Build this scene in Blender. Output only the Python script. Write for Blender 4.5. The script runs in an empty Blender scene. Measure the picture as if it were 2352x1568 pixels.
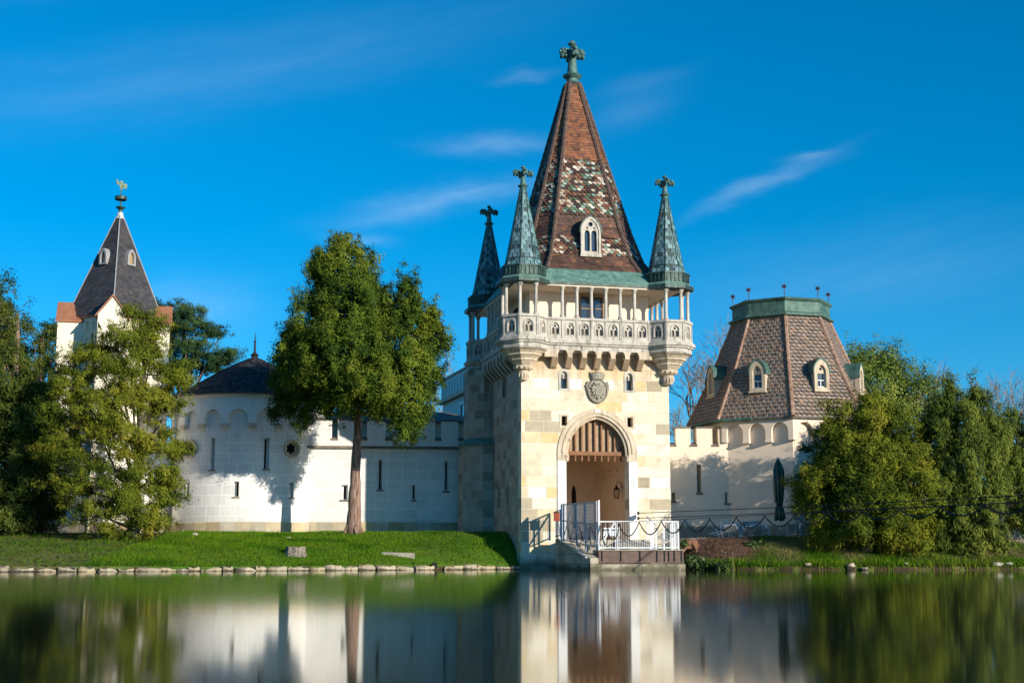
import bpy, math, random
import numpy as np
from mathutils import Vector, Matrix
from mathutils.geometry import tessellate_polygon

random.seed(7)
RS = np.random.RandomState(7)
sc = bpy.context.scene
COL = sc.collection
R = math.radians
sin, cos, pi = math.sin, math.cos, math.pi

# ------------------------------------------------------------------ camera, world, sun, exposure
PITCH, CZ = 0.159, 0.5
cd = bpy.data.cameras.new('camera'); cam = bpy.data.objects.new('camera', cd); COL.objects.link(cam)
cd.sensor_width = 36.0; cd.lens = 3322 / 2520 * 36; cd.clip_start = 0.1; cd.clip_end = 5000
cam.location = (0, 0, CZ); cam.rotation_euler = (pi / 2 + PITCH, 0, 0)
sc.camera = cam

SUN_EL, SUN_AZ = R(14.5), R(45)            # sun low, behind the camera's right shoulder
sd = bpy.data.lights.new('sun', 'SUN'); sun = bpy.data.objects.new('sun', sd); COL.objects.link(sun)
sd.energy = 5.0; sd.angle = R(0.5); sd.color = (1.0, 0.90, 0.76)
SUN_DIR = Vector((sin(SUN_AZ) * cos(SUN_EL), -cos(SUN_AZ) * cos(SUN_EL), sin(SUN_EL)))
sun.rotation_euler = (-SUN_DIR).to_track_quat('-Z', 'Y').to_euler()
sun.location = (40, -40, 40)

sc.view_settings.view_transform = 'Standard'
sc.view_settings.look = 'None'
sc.view_settings.exposure = 0.25
sc.view_settings.gamma = 1.0
sc.cycles.use_denoising = True
sc.cycles.max_bounces = 8
sc.cycles.transparent_max_bounces = 12


class NT:
    """tiny helper round a node tree"""
    def __init__(s, tree): s.t = tree; s.n = tree.nodes; s.l = tree.links
    def new(s, kind, **kw):
        n = s.n.new(kind)
        for k, v in kw.items(): setattr(n, k, v)
        return n
    def set(s, sock, v):
        if hasattr(v, 'is_output'): s.l.new(v, sock)
        else: sock.default_value = v
    def math(s, op, a, b=None, c=None, clamp=False):
        n = s.new('ShaderNodeMath', operation=op); n.use_clamp = clamp
        for i, x in enumerate((a, b, c)):
            if x is not None: s.set(n.inputs[i], x)
        return n.outputs[0]
    def mix(s, f, a, b, mode='MIX'):
        n = s.new('ShaderNodeMix', data_type='RGBA', blend_type=mode)
        s.set(n.inputs[0], f); s.set(n.inputs[6], rgba(a)); s.set(n.inputs[7], rgba(b))
        return n.outputs[2]
    def ramp(s, f, stops, interp='LINEAR'):
        n = s.new('ShaderNodeValToRGB'); r = n.color_ramp; r.interpolation = interp
        while len(r.elements) < len(stops): r.elements.new(0.5)
        for e, (p, c) in zip(r.elements, stops): e.position = p; e.color = rgba(c)
        s.set(n.inputs[0], f); return n.outputs[0]
    def noise(s, vec, scale, detail=4, rough=0.55, out=0):
        n = s.new('ShaderNodeTexNoise'); s.set(n.inputs['Scale'], scale)
        n.inputs['Detail'].default_value = detail; n.inputs['Roughness'].default_value = rough
        if vec is not None: s.l.new(vec, n.inputs['Vector'])
        return n.outputs[out]
    def maprange(s, v, a, b, c=0.0, d=1.0, smooth=True):
        n = s.new('ShaderNodeMapRange'); n.interpolation_type = 'SMOOTHSTEP' if smooth else 'LINEAR'
        s.set(n.inputs[0], v)
        for i, x in enumerate((a, b, c, d)): n.inputs[1 + i].default_value = x
        return n.outputs[0]
    def xyz(s, x, y, z):
        n = s.new('ShaderNodeCombineXYZ')
        for i, v in enumerate((x, y, z)): s.set(n.inputs[i], v)
        return n.outputs[0]


def rgba(c):
    if hasattr(c, 'is_output'): return c
    return tuple(c) if len(c) == 4 else tuple(c) + (1.0,)


W = bpy.data.worlds.new('World'); sc.world = W; W.use_nodes = True
wt = NT(W.node_tree); wt.n.clear()
sky = wt.new('ShaderNodeTexSky', sky_type='NISHITA')
sky.sun_disc = False; sky.sun_elevation = SUN_EL; sky.sun_rotation = pi - SUN_AZ
sky.altitude = 200; sky.air_density = 1.0; sky.dust_density = 0.2; sky.ozone_density = 8.0
hs = wt.new('ShaderNodeHueSaturation'); hs.inputs['Saturation'].default_value = 1.14; hs.inputs['Value'].default_value = 0.92
hs.inputs['Hue'].default_value = 0.4845
wt.l.new(sky.outputs[0], hs.inputs['Color'])
# thin cirrus, fixed in the sky by azimuth and elevation
geo = wt.new('ShaderNodeTexCoord')
sep = wt.new('ShaderNodeSeparateXYZ'); wt.l.new(geo.outputs['Generated'], sep.inputs[0])
az = wt.math('ARCTAN2', sep.outputs[0], sep.outputs[1])
el = wt.math('ARCSINE', sep.outputs[2])
CIRRUS = None


def cirrus():
    # (azimuth, elevation, length, thickness, slope, strength)
    streaks = [(-0.055, 0.262, .060, .009, .20, .60), (-0.012, 0.305, .040, .006, .00, .45), (0.09, 0.325, .030, .010, .25, .14),
               (0.100, 0.345, .030, .007, .15, .12), (0.190, 0.270, .042, .005, .36, .45), (0.225, 0.288, .016, .003, .10, .30),
               (-0.115, 0.233, .020, .004, .0, .35), (-0.235, 0.180, .040, .018, .05, .35), (-0.235, 0.345, .20, .024, .22, .15),
               (-0.33, 0.420, .10, .02, .28, .14), (0.010, 0.355, .02, .003, .15, .25), (0.26, 0.20, .12, .03, .1, .16)]
    wob = wt.noise(wt.xyz(wt.math('MULTIPLY', az, 6.0), wt.math('MULTIPLY', el, 14.0), 0.0), 1.6, 5, .6)
    fine = wt.noise(wt.xyz(wt.math('MULTIPLY', az, 10.0), wt.math('MULTIPLY', wt.math('SUBTRACT', el, wt.math('MULTIPLY', az, .22)), 70.0), 3.0), 1.0, 6, .62)
    el2 = wt.math('ADD', el, wt.math('MULTIPLY', wt.math('SUBTRACT', wob, .5), .03))
    acc = 0.0
    for a0, e0, ln, th, sl, st in streaks:
        da = wt.math('SUBTRACT', az, a0); de = wt.math('SUBTRACT', wt.math('SUBTRACT', el2, e0), wt.math('MULTIPLY', da, sl))
        q = wt.math('ADD', wt.math('POWER', wt.math('DIVIDE', da, ln), 2.0), wt.math('POWER', wt.math('DIVIDE', de, th), 2.0))
        g = wt.math('MULTIPLY', wt.math('EXPONENT', wt.math('MULTIPLY', q, -1.0)), st)
        acc = wt.math('ADD', acc, g)
    return wt.math('MULTIPLY', acc, wt.maprange(fine, .25, .75, .45, 1.0), clamp=True)


CM = cirrus()
skycol = wt.mix(wt.math('MULTIPLY', CM, .44), hs.outputs[0], (4.2, 5.2, 6.4))
bg = wt.new('ShaderNodeBackground'); bg.inputs['Strength'].default_value = 0.15
wt.l.new(skycol, bg.inputs['Color'])
wo = wt.new('ShaderNodeOutputWorld'); wt.l.new(bg.outputs[0], wo.inputs[0])

# ------------------------------------------------------------------ where a line of sight meets the place (survey helpers)
FD = 3322 / 2520 * 2352


def ray(px, py):
    x = (px - 1176) / FD; y = (784 - py) / FD
    return Vector((x, cos(PITCH) - y * sin(PITCH), sin(PITCH) + y * cos(PITCH)))


def at(px, py, Y):
    d = ray(px, py); t = Y / d.y
    return Vector((d.x * t, Y, CZ + d.z * t))


class Frame:
    def __init__(s, x, y, a): s.o = Vector((x, y, 0)); s.a = a; s.u = Vector((cos(a), sin(a), 0)); s.v = Vector((-sin(a), cos(a), 0))
    def on(s, px, py, ax, val):            # point of a vertical plane of the frame, in the frame's coordinates
        n = s.v if ax == 'v' else s.u; d = ray(px, py)
        t = (val + s.o.dot(n)) / d.dot(n); p = Vector((0, 0, CZ)) + d * t; q = p - s.o
        return Vector((q.dot(s.u), q.dot(s.v), p.z))
    def cyl(s, px, py, rad):                # point of a round wall: angle (0 = towards -v) and height
        d = ray(px, py); ox, oy = -s.o.x, -s.o.y
        A = d.x ** 2 + d.y ** 2; B = 2 * (ox * d.x + oy * d.y); Cc = ox * ox + oy * oy - rad * rad
        t = (-B - math.sqrt(max(0, B * B - 4 * A * Cc))) / (2 * A)
        return math.atan2(ox + d.x * t, -(oy + d.y * t)), CZ + d.z * t


def z2(x, y): return ((1100 + x / 3.135) / 1.0714, (480 + y / 3.135) / 1.0714)
def z4(x, y): return ((1250 + x / 4.704) / 1.0714, (1180 + y / 4.704) / 1.0714)
def z6(x, y): return ((1600 + x / 3.618) / 1.0714, (1020 + y / 3.618) / 1.0714)


# ------------------------------------------------------------------ materials
def pmat(name, rough=.8, spec=.3, metal=0.0):
    m = bpy.data.materials.new(name); m.use_nodes = True
    t = NT(m.node_tree); b = t.n['Principled BSDF']
    b.inputs['Roughness'].default_value = rough; b.inputs['Metallic'].default_value = metal
    b.inputs['Specular IOR Level'].default_value = spec
    return m, t, b


def bump(t, b, h, strength, dist=.02):
    n = t.new('ShaderNodeBump'); n.inputs['Strength'].default_value = strength; n.inputs['Distance'].default_value = dist
    t.l.new(h, n.inputs['Height']); t.l.new(n.outputs[0], b.inputs['Normal'])


def mat(name, c1, c2, scale=3.0, rough=.8, bmp=.3, spec=.3, metal=0.0, spread=(.3, .7), streak=None):
    m, t, b = pmat(name, rough, spec, metal)
    tc = t.new('ShaderNodeTexCoord').outputs['Object']
    n = t.noise(tc, scale, 6, .6)
    col = t.ramp(n, [(spread[0], c1), (spread[1], c2)])
    if streak:                                # rain streaks: stretched noise, a stain colour and an amount
        mp = t.new('ShaderNodeMapping'); mp.inputs['Scale'].default_value = (3.2, 3.2, .28); t.l.new(tc, mp.inputs[0])
        s = t.maprange(t.noise(mp.outputs[0], 1.6, 5, .6), .48, .75, 0, streak[1])
        col = t.mix(s, col, streak[0])
    t.set(b.inputs['Base Color'], col)
    if bmp: bump(t, b, t.noise(tc, scale * 9, 4, .6), bmp)
    return m


def attr_mat(name, rough=.75, spec=.3, noise_amt=.25, bmp=.25, trans=0.0, scale=8.0):
    m, t, b = pmat(name, rough, spec)
    a = t.new('ShaderNodeAttribute', attribute_name='Col').outputs['Color']
    tc = t.new('ShaderNodeTexCoord').outputs['Object']
    if noise_amt:
        n = t.noise(tc, scale, 4, .6)
        col = t.mix(1.0, a, t.ramp(n, [(.25, (1 - noise_amt,) * 3), (.75, (1 + noise_amt,) * 3)]), 'MULTIPLY')
    else: col = a
    t.set(b.inputs['Base Color'], col)
    if bmp: bump(t, b, t.noise(tc, 30, 3, .6), bmp)
    if trans:
        tr = t.new('ShaderNodeBsdfTranslucent'); t.set(tr.inputs['Color'], col)
        mx = t.new('ShaderNodeMixShader'); mx.inputs[0].default_value = trans
        t.l.new(b.outputs[0], mx.inputs[1]); t.l.new(tr.outputs[0], mx.inputs[2])
        t.l.new(mx.outputs[0], t.n['Material Output'].inputs[0])
    return m


def block_mat(name, h, wmin, wmax, stops, mortar, mw=.014, noise_amt=.2, bmp=.4, rough=.85, interp='CONSTANT', stain=None, voff=0.0, dirt=None, soot=None):
    m, t, b = pmat(name, rough, .2)
    uvn = t.new('ShaderNodeUVMap'); s = t.new('ShaderNodeSeparateXYZ'); t.l.new(uvn.outputs[0], s.inputs[0])
    tc = t.new('ShaderNodeTexCoord').outputs['Object']
    u = t.math('ADD', s.outputs[0], 100.0); v = t.math('ADD', s.outputs[1], 20.0 + voff)
    vh = t.math('DIVIDE', v, h); row = t.math('FLOOR', vh)
    wn = t.new('ShaderNodeTexWhiteNoise', noise_dimensions='1D'); t.set(wn.inputs['W'], row)
    sc3 = t.new('ShaderNodeSeparateColor'); t.l.new(wn.outputs['Color'], sc3.inputs[0])
    w = t.math('MULTIPLY_ADD', sc3.outputs[0], wmax - wmin, wmin)
    uw = t.math('ADD', t.math('DIVIDE', u, w), t.math('MULTIPLY', sc3.outputs[1], 9.0)); ci = t.math('FLOOR', uw)
    fu = t.math('MULTIPLY', t.math('FRACT', uw), w); fv = t.math('MULTIPLY', t.math('FRACT', vh), h)
    wn2 = t.new('ShaderNodeTexWhiteNoise', noise_dimensions='2D'); t.set(wn2.inputs['Vector'], t.xyz(ci, row, 0.0))
    col = t.ramp(wn2.outputs['Value'], stops, interp)
    n = t.noise(tc, 2.2, 8, .68)
    col = t.mix(1.0, col, t.ramp(n, [(.25, (1 - noise_amt,) * 3), (.75, (1 + noise_amt,) * 3)]), 'MULTIPLY')
    spk = t.maprange(t.noise(tc, 26, 3, .6), .62, .75, 0, .45)
    if stain: col = t.mix(t.maprange(t.noise(tc, .8, 6, .7), .52, .72, 0, stain[1]), col, stain[0])
    col = t.mix(t.math('MULTIPLY', spk, noise_amt), col, (.05, .045, .03))
    d = t.math('MINIMUM', t.math('MINIMUM', fu, t.math('SUBTRACT', w, fu)), t.math('MINIMUM', fv, t.math('SUBTRACT', h, fv)))
    d = t.math('ADD', d, t.math('MULTIPLY', t.math('SUBTRACT', t.noise(tc, 9, 3, .5), .5), .02))
    mk = t.maprange(d, mw * .5, mw * 1.5, 1.0, 0.0)
    col = t.mix(mk, col, mortar)
    if dirt:                                    # damp rising from the foot of the wall: a real stain below a given height
        sz = t.new('ShaderNodeSeparateXYZ'); t.l.new(tc, sz.inputs[0])
        zz = t.math('ADD', sz.outputs[2], t.math('MULTIPLY', t.math('SUBTRACT', t.noise(tc, 1.5, 5, .6), .5), 1.0))
        col = t.mix(t.maprange(zz, dirt[0], dirt[1], dirt[3], 0.0), col, dirt[2])
    if soot:                                    # run-off stains hanging from a ledge
        mp = t.new('ShaderNodeMapping'); mp.inputs['Scale'].default_value = (2.6, 2.6, .22); t.l.new(tc, mp.inputs[0])
        sz2 = t.new('ShaderNodeSeparateXYZ'); t.l.new(tc, sz2.inputs[0])
        zz = t.math('ADD', sz2.outputs[2], t.math('MULTIPLY', t.math('SUBTRACT', t.noise(mp.outputs[0], 1.4, 5, .65), .5), soot[4]))
        col = t.mix(t.maprange(zz, soot[0], soot[1], 0.0, soot[3]), col, soot[2])
    t.set(b.inputs['Base Color'], col)
    hgt = t.math('ADD', t.math('MULTIPLY', mk, -.6), t.math('MULTIPLY', t.noise(tc, 14, 5, .65), .7))
    bump(t, b, hgt, bmp, .03)
    return m


M = {}
M['ashlar'] = block_mat('ashlar', .505, .75, 1.45, [(0, (.70, .62, .45)), (.18, (.74, .67, .52)), (.34, (.64, .56, .40)), (.48, (.72, .63, .45)), (.60, (.68, .55, .34)), (.70, (.76, .70, .57)), (.80, (.66, .50, .26)), (.87, (.44, .38, .27)), (.93, (.80, .76, .67)), (.965, (.38, .32, .22))],
                       (.74, .67, .53), .014, .22, .8, stain=((.40, .32, .21), .5), dirt=(.15, .75, (.13, .12, .07), .8), soot=(8.6, 9.9, (.42, .28, .15), .75, 2.4))
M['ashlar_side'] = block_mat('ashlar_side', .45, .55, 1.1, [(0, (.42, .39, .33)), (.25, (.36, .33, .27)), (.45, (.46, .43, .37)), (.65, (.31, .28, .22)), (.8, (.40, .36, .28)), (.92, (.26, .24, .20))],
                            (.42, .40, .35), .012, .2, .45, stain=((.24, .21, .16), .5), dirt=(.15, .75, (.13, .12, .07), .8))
M['scored'] = block_mat('white_scored_plaster', .50, .66, .80, [(0, (.70, .705, .69)), (.35, (.74, .74, .72)), (.7, (.675, .68, .67))], (.86, .86, .84), .022, .07, .2, stain=((.55, .53, .46), .40), dirt=(1.9, 3.0, (.50, .47, .38), .45), soot=(5.6, 7.6, (.52, .48, .40), .35, 4.0))
M['plinth'] = block_mat('plinth_stone', 3.0, .42, .95, [(0, (.46, .39, .27)), (.3, (.54, .45, .28)), (.5, (.38, .34, .26)), (.7, (.50, .45, .36)), (.88, (.42, .33, .20))], (.34, .31, .25), .012, .22, .4, voff=1.0)
M['white_plaster'] = mat('white_plaster', (.74, .73, .69), (.81, .80, .77), 1.2, .85, .12, streak=((.55, .52, .46), .35))
M['cream'] = mat('cream_plaster', (.78, .64, .49), (.84, .71, .56), .9, .85, .12, streak=((.66, .54, .40), .25))
M['ivory'] = mat('ivory_plaster', (.80, .74, .58), (.84, .78, .63), 1.0, .85, .1, streak=((.6, .5, .36), .2))
M['pale'] = mat('pale_limestone', (.38, .355, .30), (.60, .565, .49), 3.2, .85, .4, streak=((.13, .115, .09), .85))
M['corbel'] = mat('weathered_corbel_stone', (.50, .40, .27), (.64, .55, .42), 2.0, .85, .4, streak=((.16, .13, .10), .7))
M['brownstone'] = mat('brown_stone', (.27, .19, .12), (.42, .31, .20), 2.5, .85, .4)
M['grey_stone'] = mat('grey_stone', (.22, .20, .15), (.38, .35, .28), 6, .85, .5)
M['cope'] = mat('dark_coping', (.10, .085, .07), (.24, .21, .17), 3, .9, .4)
M['tan_plaster'] = mat('tan_plaster', (.62, .46, .32), (.70, .54, .39), 1.0, .85, .1)
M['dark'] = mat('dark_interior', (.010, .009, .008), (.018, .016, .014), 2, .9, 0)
M['tile'] = attr_mat('roof_tile', .6, .4, .22, .35)
M['shingle'] = attr_mat('shingle', .75, .3, .25, .35)
M['ridge'] = mat('ridge_tile', (.06, .042, .034), (.15, .10, .075), 5, .7, .4)
M['ridge_red'] = mat('red_ridge_tile', (.22, .10, .06), (.42, .30, .22), 5, .7, .4)
M['copper'] = mat('green_copper', (.07, .16, .13), (.20, .36, .30), 3.0, .6, .3, metal=.1, streak=((.05, .09, .08), .6))
M['copper_crown'] = mat('dull_green_copper', (.035, .085, .07), (.11, .21, .17), 2.2, .6, .3, metal=.1, streak=((.02, .035, .03), .7))
M['copper_dark'] = mat('dark_copper', (.018, .030, .028), (.07, .12, .10), 4.0, .5, .3, metal=.3, streak=((.14, .26, .22), .4))
M['copper_red'] = mat('brown_copper', (.34, .14, .075), (.44, .20, .11), 1.4, .5, .15, metal=.25, streak=((.2, .09, .05), .5))
M['verdigris'] = mat('verdigris', (.035, .085, .075), (.13, .25, .22), 6.0, .6, .4, metal=.1)
M['star'] = mat('rusty_star', (.05, .018, .012), (.12, .04, .025), 5, .6, .2, metal=.3)
M['lead'] = mat('lead_flashing', (.45, .46, .47), (.62, .63, .64), 3, .5, .2)
M['flashing'] = mat('dull_flashing', (.24, .245, .25), (.38, .385, .39), 3, .6, .2)
M['iron'] = mat('black_iron', (.015, .014, .013), (.03, .028, .026), 5, .6, .2)
M['wood'] = mat('brown_wood', (.17, .075, .032), (.28, .13, .06), 5, .65, .4)
M['raft'] = mat('raft_timber', (.115, .075, .06), (.20, .14, .115), 3, .75, .5)
M['pale_metal'] = mat('pale_chair_metal', (.55, .58, .60), (.66, .69, .70), 4, .4, .1, metal=.2)
M['white_metal'] = mat('white_painted_metal', (.72, .74, .75), (.80, .81, .81), 4, .45, .1)
M['grey_metal'] = mat('galvanised_metal', (.34, .37, .40), (.50, .53, .56), 6, .45, .15, metal=.4)
M['winframe'] = mat('brown_window_frame', (.30, .20, .11), (.40, .28, .16), 6, .6, .2)
M['red'] = mat('red_paint', (.34, .07, .03), (.42, .10, .05), 5, .6, .2)
M['bright_red'] = mat('bright_red', (.65, .03, .02), (.75, .05, .03), 5, .5, 0)
M['parasol'] = mat('green_canvas', (.006, .045, .026), (.012, .085, .05), 4, .42, .2, spec=.5)
M['black_plastic'] = mat('black_plastic', (.012, .012, .013), (.02, .02, .02), 4, .5, .2)
M['rubber'] = mat('black_cable', (.012, .012, .014), (.02, .02, .022), 4, .5, 0)
M['stone_white'] = mat('white_edging_stone', (.26, .23, .17), (.62, .55, .44), 3, .9, .7, streak=((.16, .14, .09), .7))
m, t, b = pmat('edging_limestone', .95, .1)
tc = t.new('ShaderNodeTexCoord').outputs['Object']; inf = t.new('ShaderNodeObjectInfo'); sz = t.new('ShaderNodeSeparateXYZ'); t.l.new(tc, sz.inputs[0])
n_ = t.noise(tc, 4, 6, .65); col = t.ramp(n_, [(.3, (.22, .19, .13)), (.55, (.46, .41, .31)), (.75, (.58, .53, .42))])
col = t.mix(1.0, col, t.ramp(inf.outputs['Random'], [(0, (.62, .60, .55)), (.5, (1.0, .97, .92)), (1, (.85, .80, .66))]), 'MULTIPLY')
col = t.mix(t.maprange(t.math('ADD', sz.outputs[2], t.math('MULTIPLY', t.math('SUBTRACT', n_, .5), .18)), .0, .09, .9, 0.0), col, (.035, .032, .02))
t.set(b.inputs['Base Color'], col); bump(t, b, t.noise(tc, 16, 5, .7), .9, .04); M['edging'] = m
M['quay'] = block_mat('quay_stone', .44, 1.3, 2.4, [(0, (.52, .46, .34)), (.4, (.46, .41, .31)), (.7, (.56, .51, .40))], (.24, .21, .16), .012, .25, .6, stain=((.22, .20, .13), .6), dirt=(.02, .42, (.07, .07, .03), .85))
M['concrete'] = mat('concrete', (.36, .33, .26), (.52, .48, .38), 2.5, .9, .4, streak=((.12, .12, .06), .6))
m, t, b = pmat('reddish_bark', .9, .1)
tc = t.new('ShaderNodeTexCoord').outputs['Object']; mp = t.new('ShaderNodeMapping'); mp.inputs['Scale'].default_value = (9, 9, 1.1); t.l.new(tc, mp.inputs[0])
n_ = t.noise(mp.outputs[0], 1.5, 6, .65); t.set(b.inputs['Base Color'], t.ramp(n_, [(.32, (.06, .04, .032)), (.48, (.24, .15, .11)), (.62, (.36, .26, .21)), (.75, (.28, .25, .22))])); bump(t, b, n_, 1.0, .06); M['bark'] = m
M['bark_grey'] = mat('grey_bark', (.09, .075, .055), (.21, .18, .14), 5, .9, .6)
M['twig'] = mat('bare_twig', (.15, .125, .10), (.30, .25, .20), 5, .9, 0)
M['red_earth_wood'] = mat('red_earth_wood', (.13, .055, .03), (.30, .15, .085), 7, .9, .8)
M['stump'] = mat('stump_wood', (.11, .09, .07), (.34, .29, .24), 9, .9, .8)
M['leaf'] = attr_mat('leaf', .8, .06, 0, 0, .12)
M['grass'] = attr_mat('grass_blade', .8, .05, 0, 0, .22)
M['petal'] = attr_mat('petal', .6, .2, 0, 0, .2)
M['chair_sling'] = mat('grey_sling', (.34, .42, .45), (.44, .52, .55), 4, .6, .1)
M['vane'] = mat('pale_patina', (.16, .24, .17), (.30, .38, .26), 5, .6, .2)
gm, gt_, gb = pmat('window_glass', .08, .8); gb.inputs['Base Color'].default_value = (.035, .05, .07, 1); M['glass'] = gm


# ------------------------------------------------------------------ mesh building
class MB:
    def __init__(s): s.v = []; s.f = []; s.c = []; s.useC = False
    def add(s, vs, fs, col=None):
        o = len(s.v); s.v += [tuple(p) for p in vs]; s.f += [tuple(i + o for i in f) for f in fs]
        if col is not None: s.useC = True
        s.c += [tuple(col) if col is not None else (.5, .5, .5)] * len(vs)
        return s
    def box(s, x0, x1, y0, y1, z0, z1, T=None, col=None):
        p = [Vector((x, y, z)) for z in (z0, z1) for y in (y0, y1) for x in (x0, x1)]
        if T is not None: p = [T @ q for q in p]
        return s.add(p, [(0, 2, 3, 1), (4, 5, 7, 6), (0, 1, 5, 4), (2, 6, 7, 3), (0, 4, 6, 2), (1, 3, 7, 5)], col)
    def prism(s, bot, z0, z1, top=None, T=None, col=None):
        top = top or bot; n = len(bot)
        p = [Vector((a, b, z0)) for a, b in bot] + [Vector((a, b, z1)) for a, b in top]
        if T is not None: p = [T @ q for q in p]
        return s.add(p, [tuple(range(n - 1, -1, -1)), tuple(range(n, 2 * n))] + [(i, (i + 1) % n, (i + 1) % n + n, i + n) for i in range(n)], col)
    def loft(s, rings, cap0=True, cap1=True, col=None):
        n = len(rings[0]); vs = [p for r in rings for p in r]; fs = []
        for k in range(len(rings) - 1):
            for i in range(n): j = (i + 1) % n; fs.append((k * n + i, k * n + j, (k + 1) * n + j, (k + 1) * n + i))
        if cap0: fs.append(tuple(range(n - 1, -1, -1)))
        if cap1: fs.append(tuple(range((len(rings) - 1) * n, len(rings) * n)))
        return s.add(vs, fs, col)
    def lathe(s, prof, n=16, cx=0, cy=0, ph=0.0, T=None, col=None, sq=1.0):
        rings = []
        for r, z in prof:
            rr = max(r, .0005)
            ring = [Vector((cx + rr * cos(ph + 2 * pi * i / n), cy + rr * sq * sin(ph + 2 * pi * i / n), z)) for i in range(n)]
            if T is not None: ring = [T @ q for q in ring]
            rings.append(ring)
        return s.loft(rings, col=col)
    def tube(s, path, rad, n=6, col=None):
        path = [Vector(p) for p in path]; rings = []
        rad = rad if isinstance(rad, (list, tuple)) else [rad] * len(path)
        up = Vector((0, 0, 1))
        for i, p in enumerate(path):
            d = (path[min(i + 1, len(path) - 1)] - path[max(i - 1, 0)]).normalized()
            if abs(d.dot(up)) > .95: a = d.cross(Vector((1, 0, 0))).normalized()
            else: a = d.cross(up).normalized()
            b = a.cross(d)
            rings.append([p + (a * cos(2 * pi * k / n) + b * sin(2 * pi * k / n)) * rad[i] for k in range(n)])
        return s.loft(rings, col=col)
    def bar(s, p, q, w, d=None):                 # square bar from p to q
        p, q = Vector(p), Vector(q); d = d or w; ax = (q - p).normalized()
        a = ax.cross(Vector((0, 0, 1))); a = a.normalized() if a.length > .05 else Vector((1, 0, 0))
        b = a.cross(ax)
        return s.loft([[e + a * w * x + b * d * y for x, y in ((-.5, -.5), (.5, -.5), (.5, .5), (-.5, .5))] for e in (p, q)])
    def plate(s, outl, c0, c1, T, col=None):     # flat plate with holes: outlines in (a, b), thickness c0..c1 along the third axis
        loops = [[Vector((a, b, 0)) for a, b in o] for o in outl]
        tris = tessellate_polygon(loops); flat = [p for o in loops for p in o]; n = len(flat)
        vs = [T @ Vector((p.x, p.y, c0)) for p in flat] + [T @ Vector((p.x, p.y, c1)) for p in flat]
        fs = []
        for a, b, c in tris:
            A, B, Cc = flat[a], flat[b], flat[c]
            if (B - A).cross(Cc - A).z < 0: b, c = c, b
            fs.append((a, c, b)); fs.append((a + n, b + n, c + n))
        o = 0
        for k, lp in enumerate(loops):
            m = len(lp); area = sum(lp[i].x * lp[(i + 1) % m].y - lp[(i + 1) % m].x * lp[i].y for i in range(m))
            ccw = (area > 0) == (k == 0)
            for i in range(m):
                a, b = o + i, o + (i + 1) % m
                fs.append((a, b, b + n, a + n) if ccw else (b, a, a + n, b + n))
            o += m
        return s.add(vs, fs, col)
    def blob(s, c, r, seed=0, sub=1, jit=.15, sz=1.0):
        rnd = random.Random(seed); t = (1 + 5 ** .5) / 2
        vs = [Vector(p).normalized() for p in ((-1, t, 0), (1, t, 0), (-1, -t, 0), (1, -t, 0), (0, -1, t), (0, 1, t), (0, -1, -t), (0, 1, -t), (t, 0, -1), (t, 0, 1), (-t, 0, -1), (-t, 0, 1))]
        fs = [(0, 11, 5), (0, 5, 1), (0, 1, 7), (0, 7, 10), (0, 10, 11), (1, 5, 9), (5, 11, 4), (11, 10, 2), (10, 7, 6), (7, 1, 8), (3, 9, 4), (3, 4, 2), (3, 2, 6), (3, 6, 8), (3, 8, 9), (4, 9, 5), (2, 4, 11), (6, 2, 10), (8, 6, 7), (9, 8, 1)]
        for _ in range(sub - 1):
            cache = {}; nf = []
            def mid(a, b):
                k = (min(a, b), max(a, b))
                if k not in cache: vs.append(((vs[a] + vs[b]) / 2).normalized()); cache[k] = len(vs) - 1
                return cache[k]
            for a, b, c2 in fs:
                ab, bc, ca = mid(a, b), mid(b, c2), mid(c2, a); nf += [(a, ab, ca), (b, bc, ab), (c2, ca, bc), (ab, bc, ca)]
            fs = nf
        c = Vector(c); rr = r if isinstance(r, (tuple, list)) else (r, r, r * sz)
        return s.add([c + Vector((p.x * rr[0], p.y * rr[1], p.z * rr[2])) * (1 + rnd.uniform(-jit, jit)) for p in vs], fs)
    def build(s, name, m, parent=None, smooth=False, uv=True, cyl=None, angle=None):
        me = bpy.data.meshes.new(name); me.from_pydata(s.v, [], s.f)
        if s.useC:
            ca = me.color_attributes.new('Col', 'FLOAT_COLOR', 'POINT')
            a = np.ones((len(s.v), 4), np.float32); a[:, :3] = np.array(s.c, np.float32); ca.data.foreach_set('color', a.ravel())
        me.update()
        if uv: auto_uv(me, cyl)
        me.materials.append(M[m] if isinstance(m, str) else m)
        if smooth: me.polygons.foreach_set('use_smooth', [True] * len(me.polygons))
        o = bpy.data.objects.new(name, me); COL.objects.link(o)
        if parent is not None: o.parent = parent
        if smooth and angle:
            try: me.set_sharp_from_angle(angle=R(angle))
            except Exception: pass
        return o


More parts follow.
